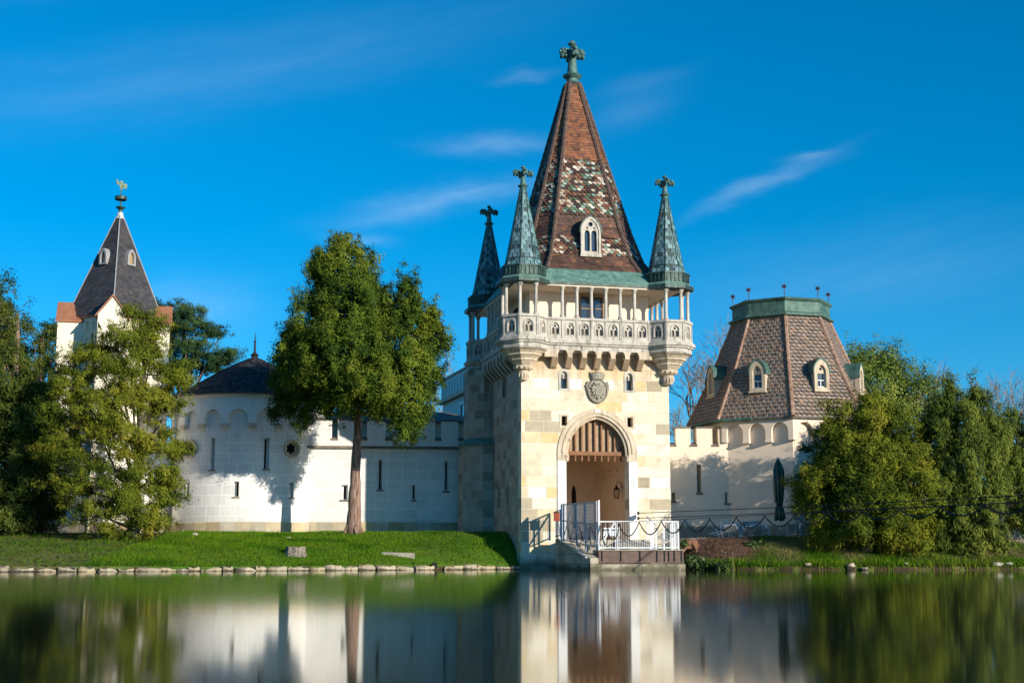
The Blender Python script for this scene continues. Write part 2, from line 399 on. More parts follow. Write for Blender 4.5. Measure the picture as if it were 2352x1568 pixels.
def auto_uv(me, cyl=None):
    nl, npoly = len(me.loops), len(me.polygons)
    if not nl: return
    vi = np.empty(nl, np.int32); me.loops.foreach_get('vertex_index', vi)
    co = np.empty(len(me.vertices) * 3, np.float32); me.vertices.foreach_get('co', co); co = co.reshape(-1, 3)[vi]
    tot = np.empty(npoly, np.int32); me.polygons.foreach_get('loop_total', tot)
    nr = np.empty(npoly * 3, np.float32); me.polygons.foreach_get('normal', nr); nr = np.repeat(nr.reshape(-1, 3), tot, axis=0)
    h = np.hypot(nr[:, 0], nr[:, 1]); ok = h > .35
    tx = np.where(ok, -nr[:, 1] / np.maximum(h, 1e-6), 1); ty = np.where(ok, nr[:, 0] / np.maximum(h, 1e-6), 0)
    U = co[:, 0] * tx + co[:, 1] * ty
    V = np.where(ok, co[:, 2], co[:, 1])
    if cyl: U = np.where(ok, np.arctan2(co[:, 0] - cyl[0], -(co[:, 1] - cyl[1])) * cyl[2], U)
    L = me.uv_layers.new(name='UVMap'); L.data.foreach_set('uv', np.stack([U, V], 1).astype(np.float32).ravel())


def np_mesh(name, verts, quads, cols, m, parent=None):
    me = bpy.data.meshes.new(name); nv, nq, k = len(verts), len(quads), quads.shape[1]
    me.vertices.add(nv); me.vertices.foreach_set('co', verts.astype(np.float32).ravel())
    me.loops.add(nq * k); me.loops.foreach_set('vertex_index', quads.astype(np.int32).ravel())
    me.polygons.add(nq); me.polygons.foreach_set('loop_start', np.arange(0, nq * k, k, dtype=np.int32))
    me.update(calc_edges=True)
    ca = me.color_attributes.new('Col', 'FLOAT_COLOR', 'POINT')
    a = np.ones((nv, 4), np.float32); a[:, :3] = cols; ca.data.foreach_set('color', a.ravel())
    me.materials.append(M[m]); o = bpy.data.objects.new(name, me); COL.objects.link(o)
    if parent is not None: o.parent = parent
    return o


def thing(name, label, cat, loc=(0, 0, 0), rz=0.0, group=None):
    o = bpy.data.objects.new(name, None); COL.objects.link(o); o.empty_display_size = .2
    o.location = loc; o.rotation_euler = (0, 0, rz); o['label'] = label; o['category'] = cat
    if group: o['group'] = group
    return o


def tag(o, label, cat, group=None):
    o['label'] = label; o['category'] = cat
    if group: o['group'] = group
    return o


def kind(o, k, label=None):
    o['kind'] = k
    if label: o['label'] = label
    return o


def dup(root, loc, rz, label, rot=None):
    r = root.copy(); COL.objects.link(r); r.location = loc; r.rotation_euler = rot or (0, 0, rz); r['label'] = label
    for ch in list(root.children):
        c = ch.copy(); COL.objects.link(c); c.parent = r
        for g in list(ch.children):
            d = g.copy(); COL.objects.link(d); d.parent = c
    return r


def cut(o, mb):
    """boolean difference of a solid wall and a set of boxes"""
    import bmesh
    c = mb.build('cutter', 'dark', o.parent, uv=False)
    for ob in (o, c):
        bm = bmesh.new(); bm.from_mesh(ob.data); bmesh.ops.recalc_face_normals(bm, faces=bm.faces); bm.to_mesh(ob.data); bm.free()
    md = o.modifiers.new('b', 'BOOLEAN'); md.operation = 'DIFFERENCE'; md.solver = 'EXACT'; md.object = c; md.use_self = True
    dg = bpy.context.evaluated_depsgraph_get(); me = bpy.data.meshes.new_from_object(o.evaluated_get(dg))
    old = o.data; o.modifiers.clear(); o.data = me; bpy.data.objects.remove(c)
    return me


def arc_arch(w, zs, za, n=10, u0=0.0):
    """pointed arch outline from (+w, zs) over the apex to (-w, zs)"""
    h = za - zs; k = (h * h - w * w) / (2 * w); rad = w + k; a1 = math.atan2(h, k)
    right = [(u0 - k + rad * cos(a1 * i / n), zs + rad * sin(a1 * i / n)) for i in range(n + 1)]
    left = [(2 * u0 - x, z) for x, z in right[:-1]][::-1]
    return right + left


def arched(w, zb, zs, za, n=10, u0=0.0): return [(u0 - w, zb), (u0 + w, zb)] + arc_arch(w, zs, za, n, u0)
def rect(a0, a1, b0, b1): return [(a0, b0), (a1, b0), (a1, b1), (a0, b1)]
def circ(a, b, r, n=16): return [(a + r * cos(2 * pi * i / n), b + r * sin(2 * pi * i / n)) for i in range(n)]
def ngon(ap, n=8, cx=0, cy=0, ph=None):
    rr = ap / cos(pi / n); ph = pi / n if ph is None else ph
    return [(cx + rr * cos(ph + 2 * pi * i / n), cy + rr * sin(ph + 2 * pi * i / n)) for i in range(n)]


def side_T(k):
    """frame of a tower side: (along, up, outward) -> local; k 0 front, 1 right, 2 back, 3 left"""
    e = Matrix.Rotation(pi / 2 * k, 4, 'Z'); base = Matrix(((1, 0, 0, 0), (0, 0, -1, 0), (0, 1, 0, 0), (0, 0, 0, 1)))
    return e @ base


def facet_T(ang, cx=0, cy=0):
    """(along, up, outward) of a vertical facet whose outward direction makes angle ang with -y (positive to +x)"""
    return Matrix.Translation((cx, cy, 0)) @ Matrix.Rotation(ang, 4, 'Z') @ side_T(0)


def tile_face(mb, B0, B1, T0, T1, tw, rh, shape, colfn, lift=.025, gap=0.0, under=(.06, .045, .035), lipcol=None, bed=None):
    B0, B1, T0, T1 = map(Vector, (B0, B1, T0, T1))
    mb_, mt = (B0 + B1) / 2, (T0 + T1) / 2; eu = (B1 - B0).normalized(); es = (mt - mb_); H = es.length; es.normalize()
    n = eu.cross(es).normalized()
    mb.add([B0 - n * .01, B1 - n * .01, T1 - n * .01, T0 - n * .01], [(0, 1, 2, 3)], under)
    rows = max(1, int(round(H / rh))); rh = H / rows
    for i in range(rows):
        f0 = i / rows; h0 = i * rh; Wd = (B1 - B0).length * (1 - f0) + (T1 - T0).length * f0
        h1 = min(h0 + rh * 1.5, H); cnt = int(Wd / tw / 2) + 2; off = .5 * tw if i % 2 else 0.0
        zc = (mb_ + es * h0).z
        for j in range(-cnt, cnt + 1):
            c = j * tw + off; a0, a1 = c - tw / 2 + gap / 2, c + tw / 2 - gap / 2
            a0, a1 = max(a0, -Wd / 2), min(a1, Wd / 2)
            if a1 - a0 < tw * .18: continue
            dj = random.uniform(-.012, .012); lf = lift * random.uniform(.7, 1.3)
            W1 = Wd + ((T1 - T0).length - (B1 - B0).length) * 1.5 / rows
            t0, t1 = max(a0, -max(W1, .02) / 2), min(a1, max(W1, .02) / 2)
            if shape == 'round':
                q = rh * .55; pts = [(a0, q), (a0 + (a1 - a0) * .2, q * .25), ((a0 + a1) / 2, 0), (a1 - (a1 - a0) * .2, q * .25), (a1, q)]
            elif shape == 'soft':
                q = rh * .3; pts = [(a0, q), (a0 + (a1 - a0) * .25, 0), (a1 - (a1 - a0) * .25, 0), (a1, q)]
            else: pts = [(a0, 0), (a1, 0)]
            P = lambda a, b, o: mb_ + eu * a + es * (h0 + b + dj) + n * o
            low = [P(a, b + gap, lf) for a, b in pts]; top = [mb_ + eu * a + es * h1 + n * .003 for a in (t1, t0)]
            lipb = [P(a, b + gap, -.008) for a, b in pts]; m = len(pts)
            col = colfn(i, j, zc, (a0 + a1) / 2)
            if bed:
                ms = [P(a, rh * .86, lf * .55) for a in (a1, a0)]
                mb.add(low + ms, [tuple(range(m + 2))], col); mb.add([ms[1], ms[0]] + top, [(0, 1, 2, 3)], vary(bed, .1))
            else: mb.add(low + top, [tuple(range(m + 2))], col)
            mb.add(low + lipb, [(k, k + m, k + m + 1, k + 1) for k in range(m - 1)], lipcol or tuple(x * .55 for x in col))


def vary(c, a=.15):
    k = 1 + random.uniform(-a, a); return tuple(max(0, x * k * (1 + random.uniform(-a, a) * .3)) for x in c)


def finial_cross(name, parent, cx, cy, z0, h, m='verdigris', arm=.88, fat=1.0):
    """foliate cross: collar, stem, four leafy arms and a bud"""
    mb = MB(); s = h
    mb.lathe([(.16 * s, z0), (.13 * s, z0 + .04 * s), (.13 * s, z0 + .10 * s), (.19 * s, z0 + .14 * s), (.22 * s, z0 + .18 * s), (.13 * s, z0 + .22 * s), (.115 * s, z0 + .25 * s), (.085 * s, z0 + .55 * s), (.10 * s, z0 + .62 * s), (.08 * s, z0 + .78 * s), (.03 * s, z0 + .84 * s), (.06 * s, z0 + .87 * s), (.10 * s, z0 + .90 * s), (.07 * s, z0 + .95 * s), (.015 * s, z0 + s)], 8, cx, cy, pi / 8)
    zc = z0 + .68 * s
    for k in range(4):
        a = pi / 2 * k; d = Vector((cos(a), sin(a), 0)); p = Vector((-sin(a), cos(a), 0)); c = Vector((cx, cy, zc))
        for r_, o_, zz, sz in ((.16, 0, .06, .075), (.24, 0, .02, .085), (.31, 0, -.02, .085), (.30, 0, .08, .07), (.37, 0, .035, .06), (.34, .06, -.07, .055), (.34, -.06, -.07, .055), (.22, .08, -.06, .06), (.22, -.08, -.06, .06), (.24, .07, .08, .055), (.24, -.07, .08, .055), (.30, .09, .02, .05), (.30, -.09, .02, .05)):
            mb.blob(c + d * r_ * s * 1.15 * arm + p * o_ * s * arm + Vector((0, 0, zz * s)), sz * s * fat, int(k * 50 + r_ * 100), 1, .12)
    return mb.build(name, m, parent, smooth=True, angle=50)

# ------------------------------------------------------------------ ground and water
SHORE = np.array([(-400, 49), (-30, 49.4), (-22, 49.5), (-16, 50.8), (-8, 55.6), (-2, 60.0), (-.4, 61.4), (.6, 62.4), (1.5, 63), (7.3, 63), (7.8, 58.6), (9, 58.0), (12, 57.6), (17, 57.9), (24, 58.8), (400, 59)])


def shore_y(x): return np.interp(x, SHORE[:, 0], SHORE[:, 1])


def vnoise(x, y, s, seed=0):
    """smooth value noise for arrays"""
    x = np.asarray(x) * s + 1000 + seed * 17.3; y = np.asarray(y) * s + 1000 + seed * 9.1
    xi, yi = np.floor(x), np.floor(y); fx, fy = x - xi, y - yi; fx = fx * fx * (3 - 2 * fx); fy = fy * fy * (3 - 2 * fy)
    h = lambda a, b: np.modf(np.abs(np.sin(a * 127.1 + b * 311.7 + seed * 3.7) * 43758.5453))[0]
    return (h(xi, yi) * (1 - fx) + h(xi + 1, yi) * fx) * (1 - fy) + (h(xi, yi + 1) * (1 - fx) + h(xi + 1, yi + 1) * fx) * fy


def ground_z(x, y):
    x = np.asarray(x, float); y = np.asarray(y, float); ys = shore_y(x); d = y - ys
    wl = np.maximum(2.6, 64.8 - ys); right = np.clip((x - 6.5) / 1.0, 0, 1)
    t = np.clip((d - .15) / (wl * (1 - right) + 3.2 * right), 0, 1)
    prof = (1 - right) * (t * (1.35 - .35 * t)) + right * (t ** .9)
    z = .17 + (1.68 - .28 * right - .17) * prof
    z = z + (vnoise(x, y, .6, 1) - .5) * .10 * np.clip(d, 0, 1) * (1 - right * np.clip(d - 3, 0, 1))
    z = np.where(d < .05, np.maximum(-.9, .17 + (d - .05) * 3.0), z)
    gx, gy = x - 3.108, y - 66.472; gu, gv = gx * cos(.233) + gy * sin(.233), -gx * sin(.233) + gy * cos(.233)
    return np.where((np.abs(gu) < 3.3) & (np.abs(gv) < 3.4), np.minimum(z, .9), z)      # dug out under the gate tower


def ground_mesh():
    xs = np.concatenate([np.linspace(-900, -60, 12), np.linspace(-56, -30, 14), np.arange(-29.5, 32, .25), np.linspace(33, 60, 14), np.linspace(70, 900, 12)])
    ys = np.concatenate([np.linspace(-120, 44, 8), np.linspace(46, 48, 3), np.arange(48.5, 66, .2), np.linspace(66.5, 80, 14), np.linspace(90, 2600, 18)])
    X, Y = np.meshgrid(xs, ys); Z = ground_z(X, Y); nx, ny = len(xs), len(ys)
    idx = np.arange(nx * ny).reshape(ny, nx)
    q = np.stack([idx[:-1, :-1], idx[:-1, 1:], idx[1:, 1:], idx[1:, :-1]], -1).reshape(-1, 4)
    n1 = vnoise(X, Y, .5, 3); n2 = vnoise(X, Y, 2.3, 4); n3 = vnoise(X, Y, .22, 5)
    green = np.stack([.05 + .03 * n1, .12 + .06 * n2, .006 + .004 * n1], -1)
    dry = np.stack([.16 + .06 * n2, .14 + .04 * n2, .055 + .02 * n1], -1)
    soil = np.stack([.10 + .03 * n2, .055 + .018 * n2, .035 + .01 * n1], -1)
    pave = np.stack([.26 + .06 * n2, .23 + .05 * n2, .19 + .04 * n2], -1)
    wdry = np.clip((n3 - .55) * 3 + (n2 - .5) * .8, 0, .8)
    wdry = np.where(X < 5, np.clip(wdry * .35 + np.clip((-12.5 - X) * .13, 0, .55) + (n1 - .5) * .4, 0, .8), wdry)
    wdry = np.where((X > 10), np.clip((n1 - .4) * 2.2 + (n2 - .5), 0, .9), wdry)
    c = green * (1 - wdry[..., None]) + dry * wdry[..., None]
    d = Y - shore_y(X)
    ws = np.clip(1.25 - np.hypot((X - 9.0) / 2.4, (Y - 60.2) / 2.4) ** 2 + (n1 - .5) * .9, 0, 1) * (X > 7)
    ws = np.maximum(ws, np.clip((X - 15.5) * .4, 0, 1) * np.clip(n1 * 1.4 - .2, 0, .9) * (d > .8))
    ws = np.maximum(ws, np.clip((-14.5 - X) * .3, 0, 1) * np.clip((Y - 58.5) * .4, 0, .9))
    ws = np.maximum(ws, (d < .1) * .9); soil = soil * np.where(d < .12, .45, 1.0)[..., None]
    c = c * (1 - ws[..., None]) + soil * ws[..., None]
    wp = ((X > 7.2) & (Y > 61.4) & (Y < 90)).astype(float)
    c = c * (1 - wp[..., None]) + pave * wp[..., None]
    o = np_mesh('ground', np.stack([X, Y, Z], -1).reshape(-1, 3), q, c.reshape(-1, 3), M_ground)
    o.data.polygons.foreach_set('use_smooth', [True] * len(o.data.polygons))
    kind(o, 'structure')


M['ground'] = attr_mat('ground', .9, .15, .35, .5, scale=3.0); M_ground = 'ground'
ground_mesh()

m, t, b = pmat('pond_water', .1, 1.0)
b.inputs['Base Color'].default_value = (.010, .016, .008, 1); b.inputs['IOR'].default_value = 1.33
tc = t.new('ShaderNodeTexCoord').outputs['Object']; sp = t.new('ShaderNodeSeparateXYZ'); t.l.new(tc, sp.inputs[0])
wig = t.math('MULTIPLY', t.math('SUBTRACT', t.noise(tc, .12, 3, .5), .5), 1.2)
calm = t.maprange(t.math('ADD', sp.outputs[1], wig), 33.6, 35.0, 1.0, 0.0)      # 1 in the breeze-ruffled pond, 0 in the calm lee of the bank
mp = t.new('ShaderNodeMapping'); mp.inputs['Scale'].default_value = (.35, 1.0, 1); t.l.new(tc, mp.inputs[0])
t.set(b.inputs['Roughness'], t.math('MULTIPLY_ADD', calm, .012, .052))
rip = t.noise(mp.outputs[0], .9, 4, .6)
bn = t.new('ShaderNodeBump'); bn.inputs['Distance'].default_value = .02
t.set(bn.inputs['Strength'], t.math('MULTIPLY_ADD', calm, .02, .004)); t.l.new(rip, bn.inputs['Height']); t.l.new(bn.outputs[0], b.inputs['Normal'])
M['water'] = m
w = MB().add([(-300, -110, 0), (300, -110, 0), (300, 66, 0), (-300, 66, 0)], [(0, 1, 2, 3)]).build('pond_water', 'water')
kind(w, 'structure')

# ------------------------------------------------------------------ gate tower
AL = .233; G = Frame(3.108, 66.472, AL); TU, TV, HW = 3.547, 3.754, 3.613
gate = thing('gate_tower', 'tall stone gate tower with patterned steep tiled spire, colonnaded gallery and four copper corner turrets', 'tower', (3.108, 66.472, 0), AL)
T0 = side_T(0)
PU = .04                                                       # centre of the archway
holes = [arched(1.52, 1.30, 5.3, 7.06, 12, PU)]
for uc in (-1.55, 1.655): holes.append(arched(.16, 8.31, 8.95, 9.13, 5, uc)); holes.append(rect(uc - .13, uc + .13, 6.58, 7.03))
MB().plate([rect(-HW, HW, -.8, 10.0)] + holes, 3.0, HW, T0).build('wall', 'ashlar', gate)
lw = [arched(.30, 8.27, 8.8, 9.25, 6, .16), arched(.10, 3.0, 3.75, 3.97, 4, -.95), arched(.10, 3.0, 3.75, 3.97, 4, .90)]
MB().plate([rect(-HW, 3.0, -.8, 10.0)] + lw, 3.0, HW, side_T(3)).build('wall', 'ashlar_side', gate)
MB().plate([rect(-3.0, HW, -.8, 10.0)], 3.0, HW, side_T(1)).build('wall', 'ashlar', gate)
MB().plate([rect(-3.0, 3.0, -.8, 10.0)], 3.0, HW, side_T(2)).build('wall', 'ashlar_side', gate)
MB().prism([(-HW - .14, -HW - .14), (HW + .12, -HW - .14), (HW + .12, -3.0), (-HW - .14, -3.0)], -.8, .95, [(-HW - .05, -HW - .04), (HW + .04, -HW - .04), (HW + .04, -3.0), (-HW - .05, -3.0)]).build('base_course', 'ashlar', gate)
# window panes, surrounds and tracery
for uc in (-1.55, 1.655):
    f = MB()
    f.plate([arched(.27, 8.22, 8.97, 9.24, 6, uc), arched(.16, 8.31, 8.95, 9.13, 6, uc)], HW - .05, HW + .03, T0)
    f.plate([arched(.16, 8.80, 8.95, 9.13, 6, uc), arched(.035, 8.81, 8.92, 9.0, 4, uc - .07), arched(.035, 8.81, 8.92, 9.0, 4, uc + .07)], HW - .18, HW - .10, T0)
    fo = f.build('lancet_window', 'pale', gate)
    MB().plate([arched(.16, 8.31, 8.95, 9.13, 5, uc)], HW - .32, HW - .26, T0).build('pane', 'glass', fo)
    s_ = MB().plate([rect(uc - .24, uc + .22, 6.47, 7.12), rect(uc - .13, uc + .13, 6.58, 7.03)], HW - .05, HW + .02, T0).build('slit_window', 'corbel', gate)
    MB().plate([rect(uc - .13, uc + .13, 6.58, 7.03)], HW - .35, HW - .30, T0).build('pane', 'dark', s_)
TL = side_T(3)
f = MB().plate([arched(.38, 8.20, 8.82, 9.36, 8, .16), arched(.30, 8.27, 8.8, 9.25, 8, .16)], HW - .05, HW + .03, TL)
f.plate([rect(.145, .175, 8.27, 9.2)], HW - .2, HW - .15, TL); fo = f.build('lancet_window', 'grey_stone', gate)
MB().plate([arched(.30, 8.27, 8.8, 9.25, 8, .16)], HW - .3, HW - .25, TL).build('pane', 'glass', fo)
for uc in (-.95, .90):
    fo = MB().plate([arched(.17, 2.93, 3.78, 4.05, 4, uc), arched(.10, 3.0, 3.75, 3.97, 4, uc)], HW - .05, HW + .02, TL).build('slit_window', 'grey_stone', gate)
    MB().plate([arched(.10, 3.0, 3.75, 3.97, 4, uc)], HW - .25, HW - .22, TL).build('pane', 'dark', fo)
# portal: white jambs below, warm stone arch above, inner roll moulding
mb = MB().plate([[(PU + 1.94, 4.95), (PU + 1.94, 5.3)] + arc_arch(1.94, 5.3, 7.43, 14, PU)[1:] + [(PU - 1.94, 4.95), (PU - 1.52, 4.95)] + arc_arch(1.52, 5.3, 7.06, 14, PU)[::-1] + [(PU + 1.52, 4.95)]], HW - .1, HW + .06, T0)
mb.tube([T0 @ Vector((a, b_, HW - .10)) for a, b_ in [(PU + 1.45, 5.0)] + arc_arch(1.45, 5.3, 6.98, 14, PU) + [(PU - 1.45, 5.0)]], .07, 6)
mb.tube([T0 @ Vector((a, b_, HW + .06)) for a, b_ in arc_arch(1.70, 5.3, 7.22, 14, PU)], .05, 6)
for s_ in (-1, 1): mb.lathe([(.09, 4.92), (.13, 5.0), (.12, 5.1), (.16, 5.18), (.10, 5.24)], 8, PU + s_ * 1.50, -HW + .02)
mb.build('portal_arch', 'corbel', gate)
for s_ in (-1, 1):
    a0, a1 = sorted((PU + s_ * 1.94, PU + s_ * 1.52))
    MB().box(a0, a1, -HW - .05, -HW + .1, 1.30, 4.95).build('portal_jamb', 'white_plaster', gate)
MB().box(PU - .12, PU + .12, -HW - .085, -HW - .058, 7.18, 7.36).build('keystone_plaque', 'grey_metal', gate)
# passage behind the arch
prof = [(PU - 1.75, 1.32)] + arc_arch(1.75, 5.0, 7.3, 10, PU)[::-1] + [(PU + 1.75, 1.32)]
mb = MB(); y0, y1 = -2.98, 2.2
for k in range(len(prof) - 1):
    (a, z), (c, d) = prof[k], prof[k + 1]; mb.add([(a, y0, z), (c, y0, d), (c, y1, d), (a, y1, z)], [(0, 1, 2, 3)])
mb.plate([[(PU + 1.75, 1.32)] + arc_arch(1.75, 5.0, 7.3, 10, PU) + [(PU - 1.75, 1.32)], arched(.62, 1.45, 4.0, 4.9, 8, PU - 1.02), arched(.13, 2.0, 3.75, 4.2, 6, PU + .52)], -y1 - .15, -y1, T0)
mb.box(PU + 1.66, PU + 1.749, -1.3, 2.19, 4.62, 4.72); mb.box(PU + 1.69, PU + 1.749, -1.3, 2.19, 4.35, 4.42)
mb.tube([T0 @ Vector((a, b_, -y1)) for a, b_ in [(PU - 1.02 + .7, 1.5)] + arc_arch(.7, 4.0, 5.0, 8, PU - 1.02) + [(PU - 1.02 - .7, 1.5)]], .08, 6)
mb.build('passage', 'tan_plaster', gate)
MB().box(PU - 1.75, PU + 1.75, -HW - .02, 2.2, 1.16, 1.318).build('passage_floor', 'concrete', gate)
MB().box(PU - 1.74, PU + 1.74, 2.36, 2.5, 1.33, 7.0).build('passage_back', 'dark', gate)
# lattice gate leaf of the inner arch
mb = MB()
for i in range(7): mb.bar((PU - 1.62 + i * .2, 2.1, 1.4), (PU - 1.62 + i * .2, 2.1, 3.6), .035)
for z in (1.5, 2.2, 2.9, 3.5): mb.bar((PU - 1.64, 2.07, z), (PU - .4, 2.07, z), .04)
mb.build('inner_gate', 'grey_metal', gate)
# portcullis
mb = MB()
for i in range(9):
    uc = PU - 1.28 + i * .32; za = 5.3 + 1.76 * (1 - (abs(uc - PU) / 1.52) ** 1.7) - .02
    mb.box(uc - .035, uc + .035, -3.26, -3.19, 5.12, za); mb.prism([(uc - .035, -3.26), (uc + .035, -3.26), (uc + .035, -3.19), (uc - .035, -3.19)], 4.98, 5.12, None)
po = mb.build('portcullis', 'wood', gate)
MB().box(PU - 1.50, PU + 1.50, -3.34, -3.262, 5.24, 5.42).build('crossbeam', 'wood', po)
MB().plate([[(PU + 1.50, 5.3)] + arc_arch(1.50, 5.31, 7.04, 12, PU) + [(PU - 1.50, 5.3)]], 3.05, 3.12, T0).build('boarding', 'winframe', po)
# coat of arms
ac, az_ = .06, 8.25
mb = MB()
Ta = T0 @ Matrix.Translation((ac, az_, HW))
sh = [(.50 * sin(t_) * (1 - .10 * max(0, -cos(t_)) ** 3), .60 * -cos(t_) * 1.0) for t_ in np.linspace(0, 2 * pi, 29)[:-1]]
ov = lambda k: [(x * k, z * k) for x, z in sh]
rings = [[Ta @ Vector((x * k, z * k, c)) for x, z in sh] for k, c in ((1.0, -.02), (1.0, .10), (.95, .15), (.88, .15), (.82, .10), (.5, .15), (.1, .17))]
mb.loft(rings)
eagle = [(0, -.42), (.07, -.30), (.20, -.34), (.13, -.22), (.30, -.20), (.22, -.10), (.36, -.02), (.27, .04), (.38, .16), (.24, .16), (.28, .28), (.12, .18), (.09, .26), (.20, .32), (.17, .40), (.07, .36), (.03, .22), (0, .30)]
eagle = eagle + [(-x, z) for x, z in eagle[-2:0:-1]]
mb.plate([eagle], .10, .215, Ta); mb.plate([[(x * .32, z * .36 - .06) for x, z in sh]], .2, .25, Ta)
for sx in (-1, 1):
    mb.bar(Ta @ Vector((sx * .05, -.20, .25)), Ta @ Vector((sx * .05, .08, .25)), .025)
    for k in range(5): mb.blob(Ta @ Vector((sx * (.47 + .05 * sin(k * 1.2)), .35 - k * .13, .05)), (.09, .09, .11), k, 1, .2)
mb.bar(Ta @ Vector((-.12, -.04, .255)), Ta @ Vector((.12, -.04, .255)), .025)
co = mb.build('coat_of_arms', 'grey_stone', gate, smooth=True, angle=35)
mb = MB(); mb.lathe([(.30, az_ + .52), (.33, az_ + .57), (.30, az_ + .62), (.36, az_ + .72), (.36, az_ + .80), (.22, az_ + .87), (.03, az_ + .90)], 12, ac, -HW - .08, sq=.55)
for k in range(-2, 3): mb.blob((ac + k * .13, -HW - .25 + abs(k) * .03, az_ + .68), .045, k)
for dx, z0, hh in ((0, .88, .22), (-.33, .74, .16)):
    mb.bar((ac + dx, -HW - .1, az_ + z0), (ac + dx, -HW - .1, az_ + z0 + hh), .03); mb.bar((ac + dx - .06, -HW - .1, az_ + z0 + hh * .7), (ac + dx + .06, -HW - .1, az_ + z0 + hh * .7), .03)
mb.build('crown', 'grey_stone', co, smooth=True, angle=40)

# machicolation, slab and gallery on the four sides
Z_SLAB = 10.27


def machicolation(k, n, half, m):
    T = side_T(k); hwk = HW
    cs = [(i - (n - 1) / 2) * .70 for i in range(n)]
    pts = [(-half, Z_SLAB), (-half, 9.72)]
    for i in range(n - 1):
        c = (cs[i] + cs[i + 1]) / 2; pts += [(c - .24, 9.72)] + [(x, z) for x, z in arc_arch(.24, 9.80, 10.14, 5, c)][::-1] + [(c + .24, 9.72)]
    pts += [(half, 9.72), (half, Z_SLAB)]
    MB().plate([pts], hwk + .26, hwk + .54, T).build('arched_frieze', m, gate)
    for c in cs:
        mb = MB(); pr = [(hwk, 9.22), (hwk + .14, 9.27), (hwk + .52, 9.70), (hwk + .52, 9.72), (hwk, 9.72)]
        vs = [T @ Vector((c + s_ * .14, z, o)) for s_ in (-1, 1) for o, z in pr]; n_ = len(pr)
        mb.add(vs, [tuple(range(n_)), tuple(range(2 * n_ - 1, n_ - 1, -1))] + [(i, i + n_, (i + 1) % n_ + n_, (i + 1) % n_) for i in range(n_)])
        mb.build('console', 'brownstone' if k == 0 else m, gate)


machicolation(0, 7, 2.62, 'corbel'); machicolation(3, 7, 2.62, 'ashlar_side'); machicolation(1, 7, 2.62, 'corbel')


def slab_outline(e, ap):
    return e, ap


mb = MB()
for z0, z1, e, ap in ((9.985, 10.05, .20, .98), (10.05, 10.27, .40, 1.05), (10.27, 10.36, .49, 1.14), (10.36, 10.50, .56, 1.22), (10.50, 10.60, .50, 1.12)):
    mb.box(-TU - e + .0, TU + e, -TV - e, TV + e, z0, z1 - .003)
    for sx in (-1, 1):
        for sy in (-1, 1): mb.prism(ngon(ap, 8, sx * TU, sy * TV), z0 + .001, z1)
mb.build('gallery_slab', 'pale', gate)
mb = MB()
for k in (0, 1, 3):
    T = side_T(k); mb.prism([(-2.75, .70), (2.75, .70), (2.75, .84), (-2.75, .84)], 0, 0) if False else None
for sx in (-1, 1):
    for sy in (-1, 1):
        if (sx, sy) == (-1, 1): continue
        q = MB(); ph = pi / 8
        q.lathe([(.10, 8.60), (.20, 8.63), (.24, 8.72), (.27, 9.0), (.24, 9.05), (.40, 9.12), (.47, 9.22), (.40, 9.30)], 12, sx * TU, sy * TV)
        for i in range(12):
            a = 2 * pi * i / 12; q.blob((sx * TU + .40 * cos(a), sy * TV + .40 * sin(a), 9.2), (.09, .09, .10), i); q.blob((sx * TU + .25 * cos(a), sy * TV + .25 * sin(a), 8.85), (.05, .05, .14), i)
        q.lathe([(.42, 9.30), (.46, 9.34), (.60, 9.50), (.66, 9.52), (.66, 9.60), (.80, 9.72), (.88, 9.74), (.88, 9.82), (1.04, 9.96), (1.16, 9.985)], 8, sx * TU, sy * TV, ph)
        q.build('turret_corbel', 'corbel', gate)
# stair turret under the rear left corner, standing on the ground
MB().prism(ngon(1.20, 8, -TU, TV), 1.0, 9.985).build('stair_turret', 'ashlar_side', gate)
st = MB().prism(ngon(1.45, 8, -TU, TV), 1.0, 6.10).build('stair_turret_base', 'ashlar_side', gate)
mb = MB(); mb.prism(ngon(1.55, 8, -TU, TV), 6.10, 6.18); mb.prism(ngon(1.56, 8, -TU, TV), 6.18, 6.48, ngon(1.21, 8, -TU, TV)); mb.build('copper_cap', 'copper', gate)

# balustrade panels and columns
Z_B0, Z_B1 = 10.60, 11.46


def panel(T, c, w, d, m='pale'):
    mb = MB(); hw = w / 2; z0, z1 = Z_B0, Z_B1
    hole = arched(.19, z0 + .17, z0 + .50, z0 + .72, 6, c)
    mb.plate([rect(c - hw, c + hw, z0, z1), hole], d - .12, d, T)
    # twin lights under a round eye
    mb.plate([arched(.19, z0 + .17, z0 + .50, z0 + .72, 6, c), arched(.062, z0 + .17, z0 + .40, z0 + .48, 4, c - .095), arched(.062, z0 + .17, z0 + .40, z0 + .48, 4, c + .095), circ(c, z0 + .57, .06, 8)], d - .095, d - .045, T)
    mb.plate([arched(.235, z0 + .15, z0 + .52, z0 + .79, 6, c), arched(.19, z0 + .17, z0 + .50, z0 + .72, 6, c)], d, d + .03, T)
    mb.box(c - hw, c - hw + .05, -d - .03, -d, z0 + .02, z1 - .02) if False else None
    for s_ in (-1, 1): mb.plate([rect(c + s_ * (hw - .03) - .03, c + s_ * (hw - .03) + .03, z0 + .002, z1 - .004)], d + .001, d + .035, T)
    po_ = mb.build('balustrade_panel', m, gate)
    MB().plate([arched(.20, z0 + .16, z0 + .50, z0 + .73, 6, c)], d - .135, d - .115, T).build('panel_shade_plate', 'cope', po_)  # added dark plate: painted shade filling the panel openings


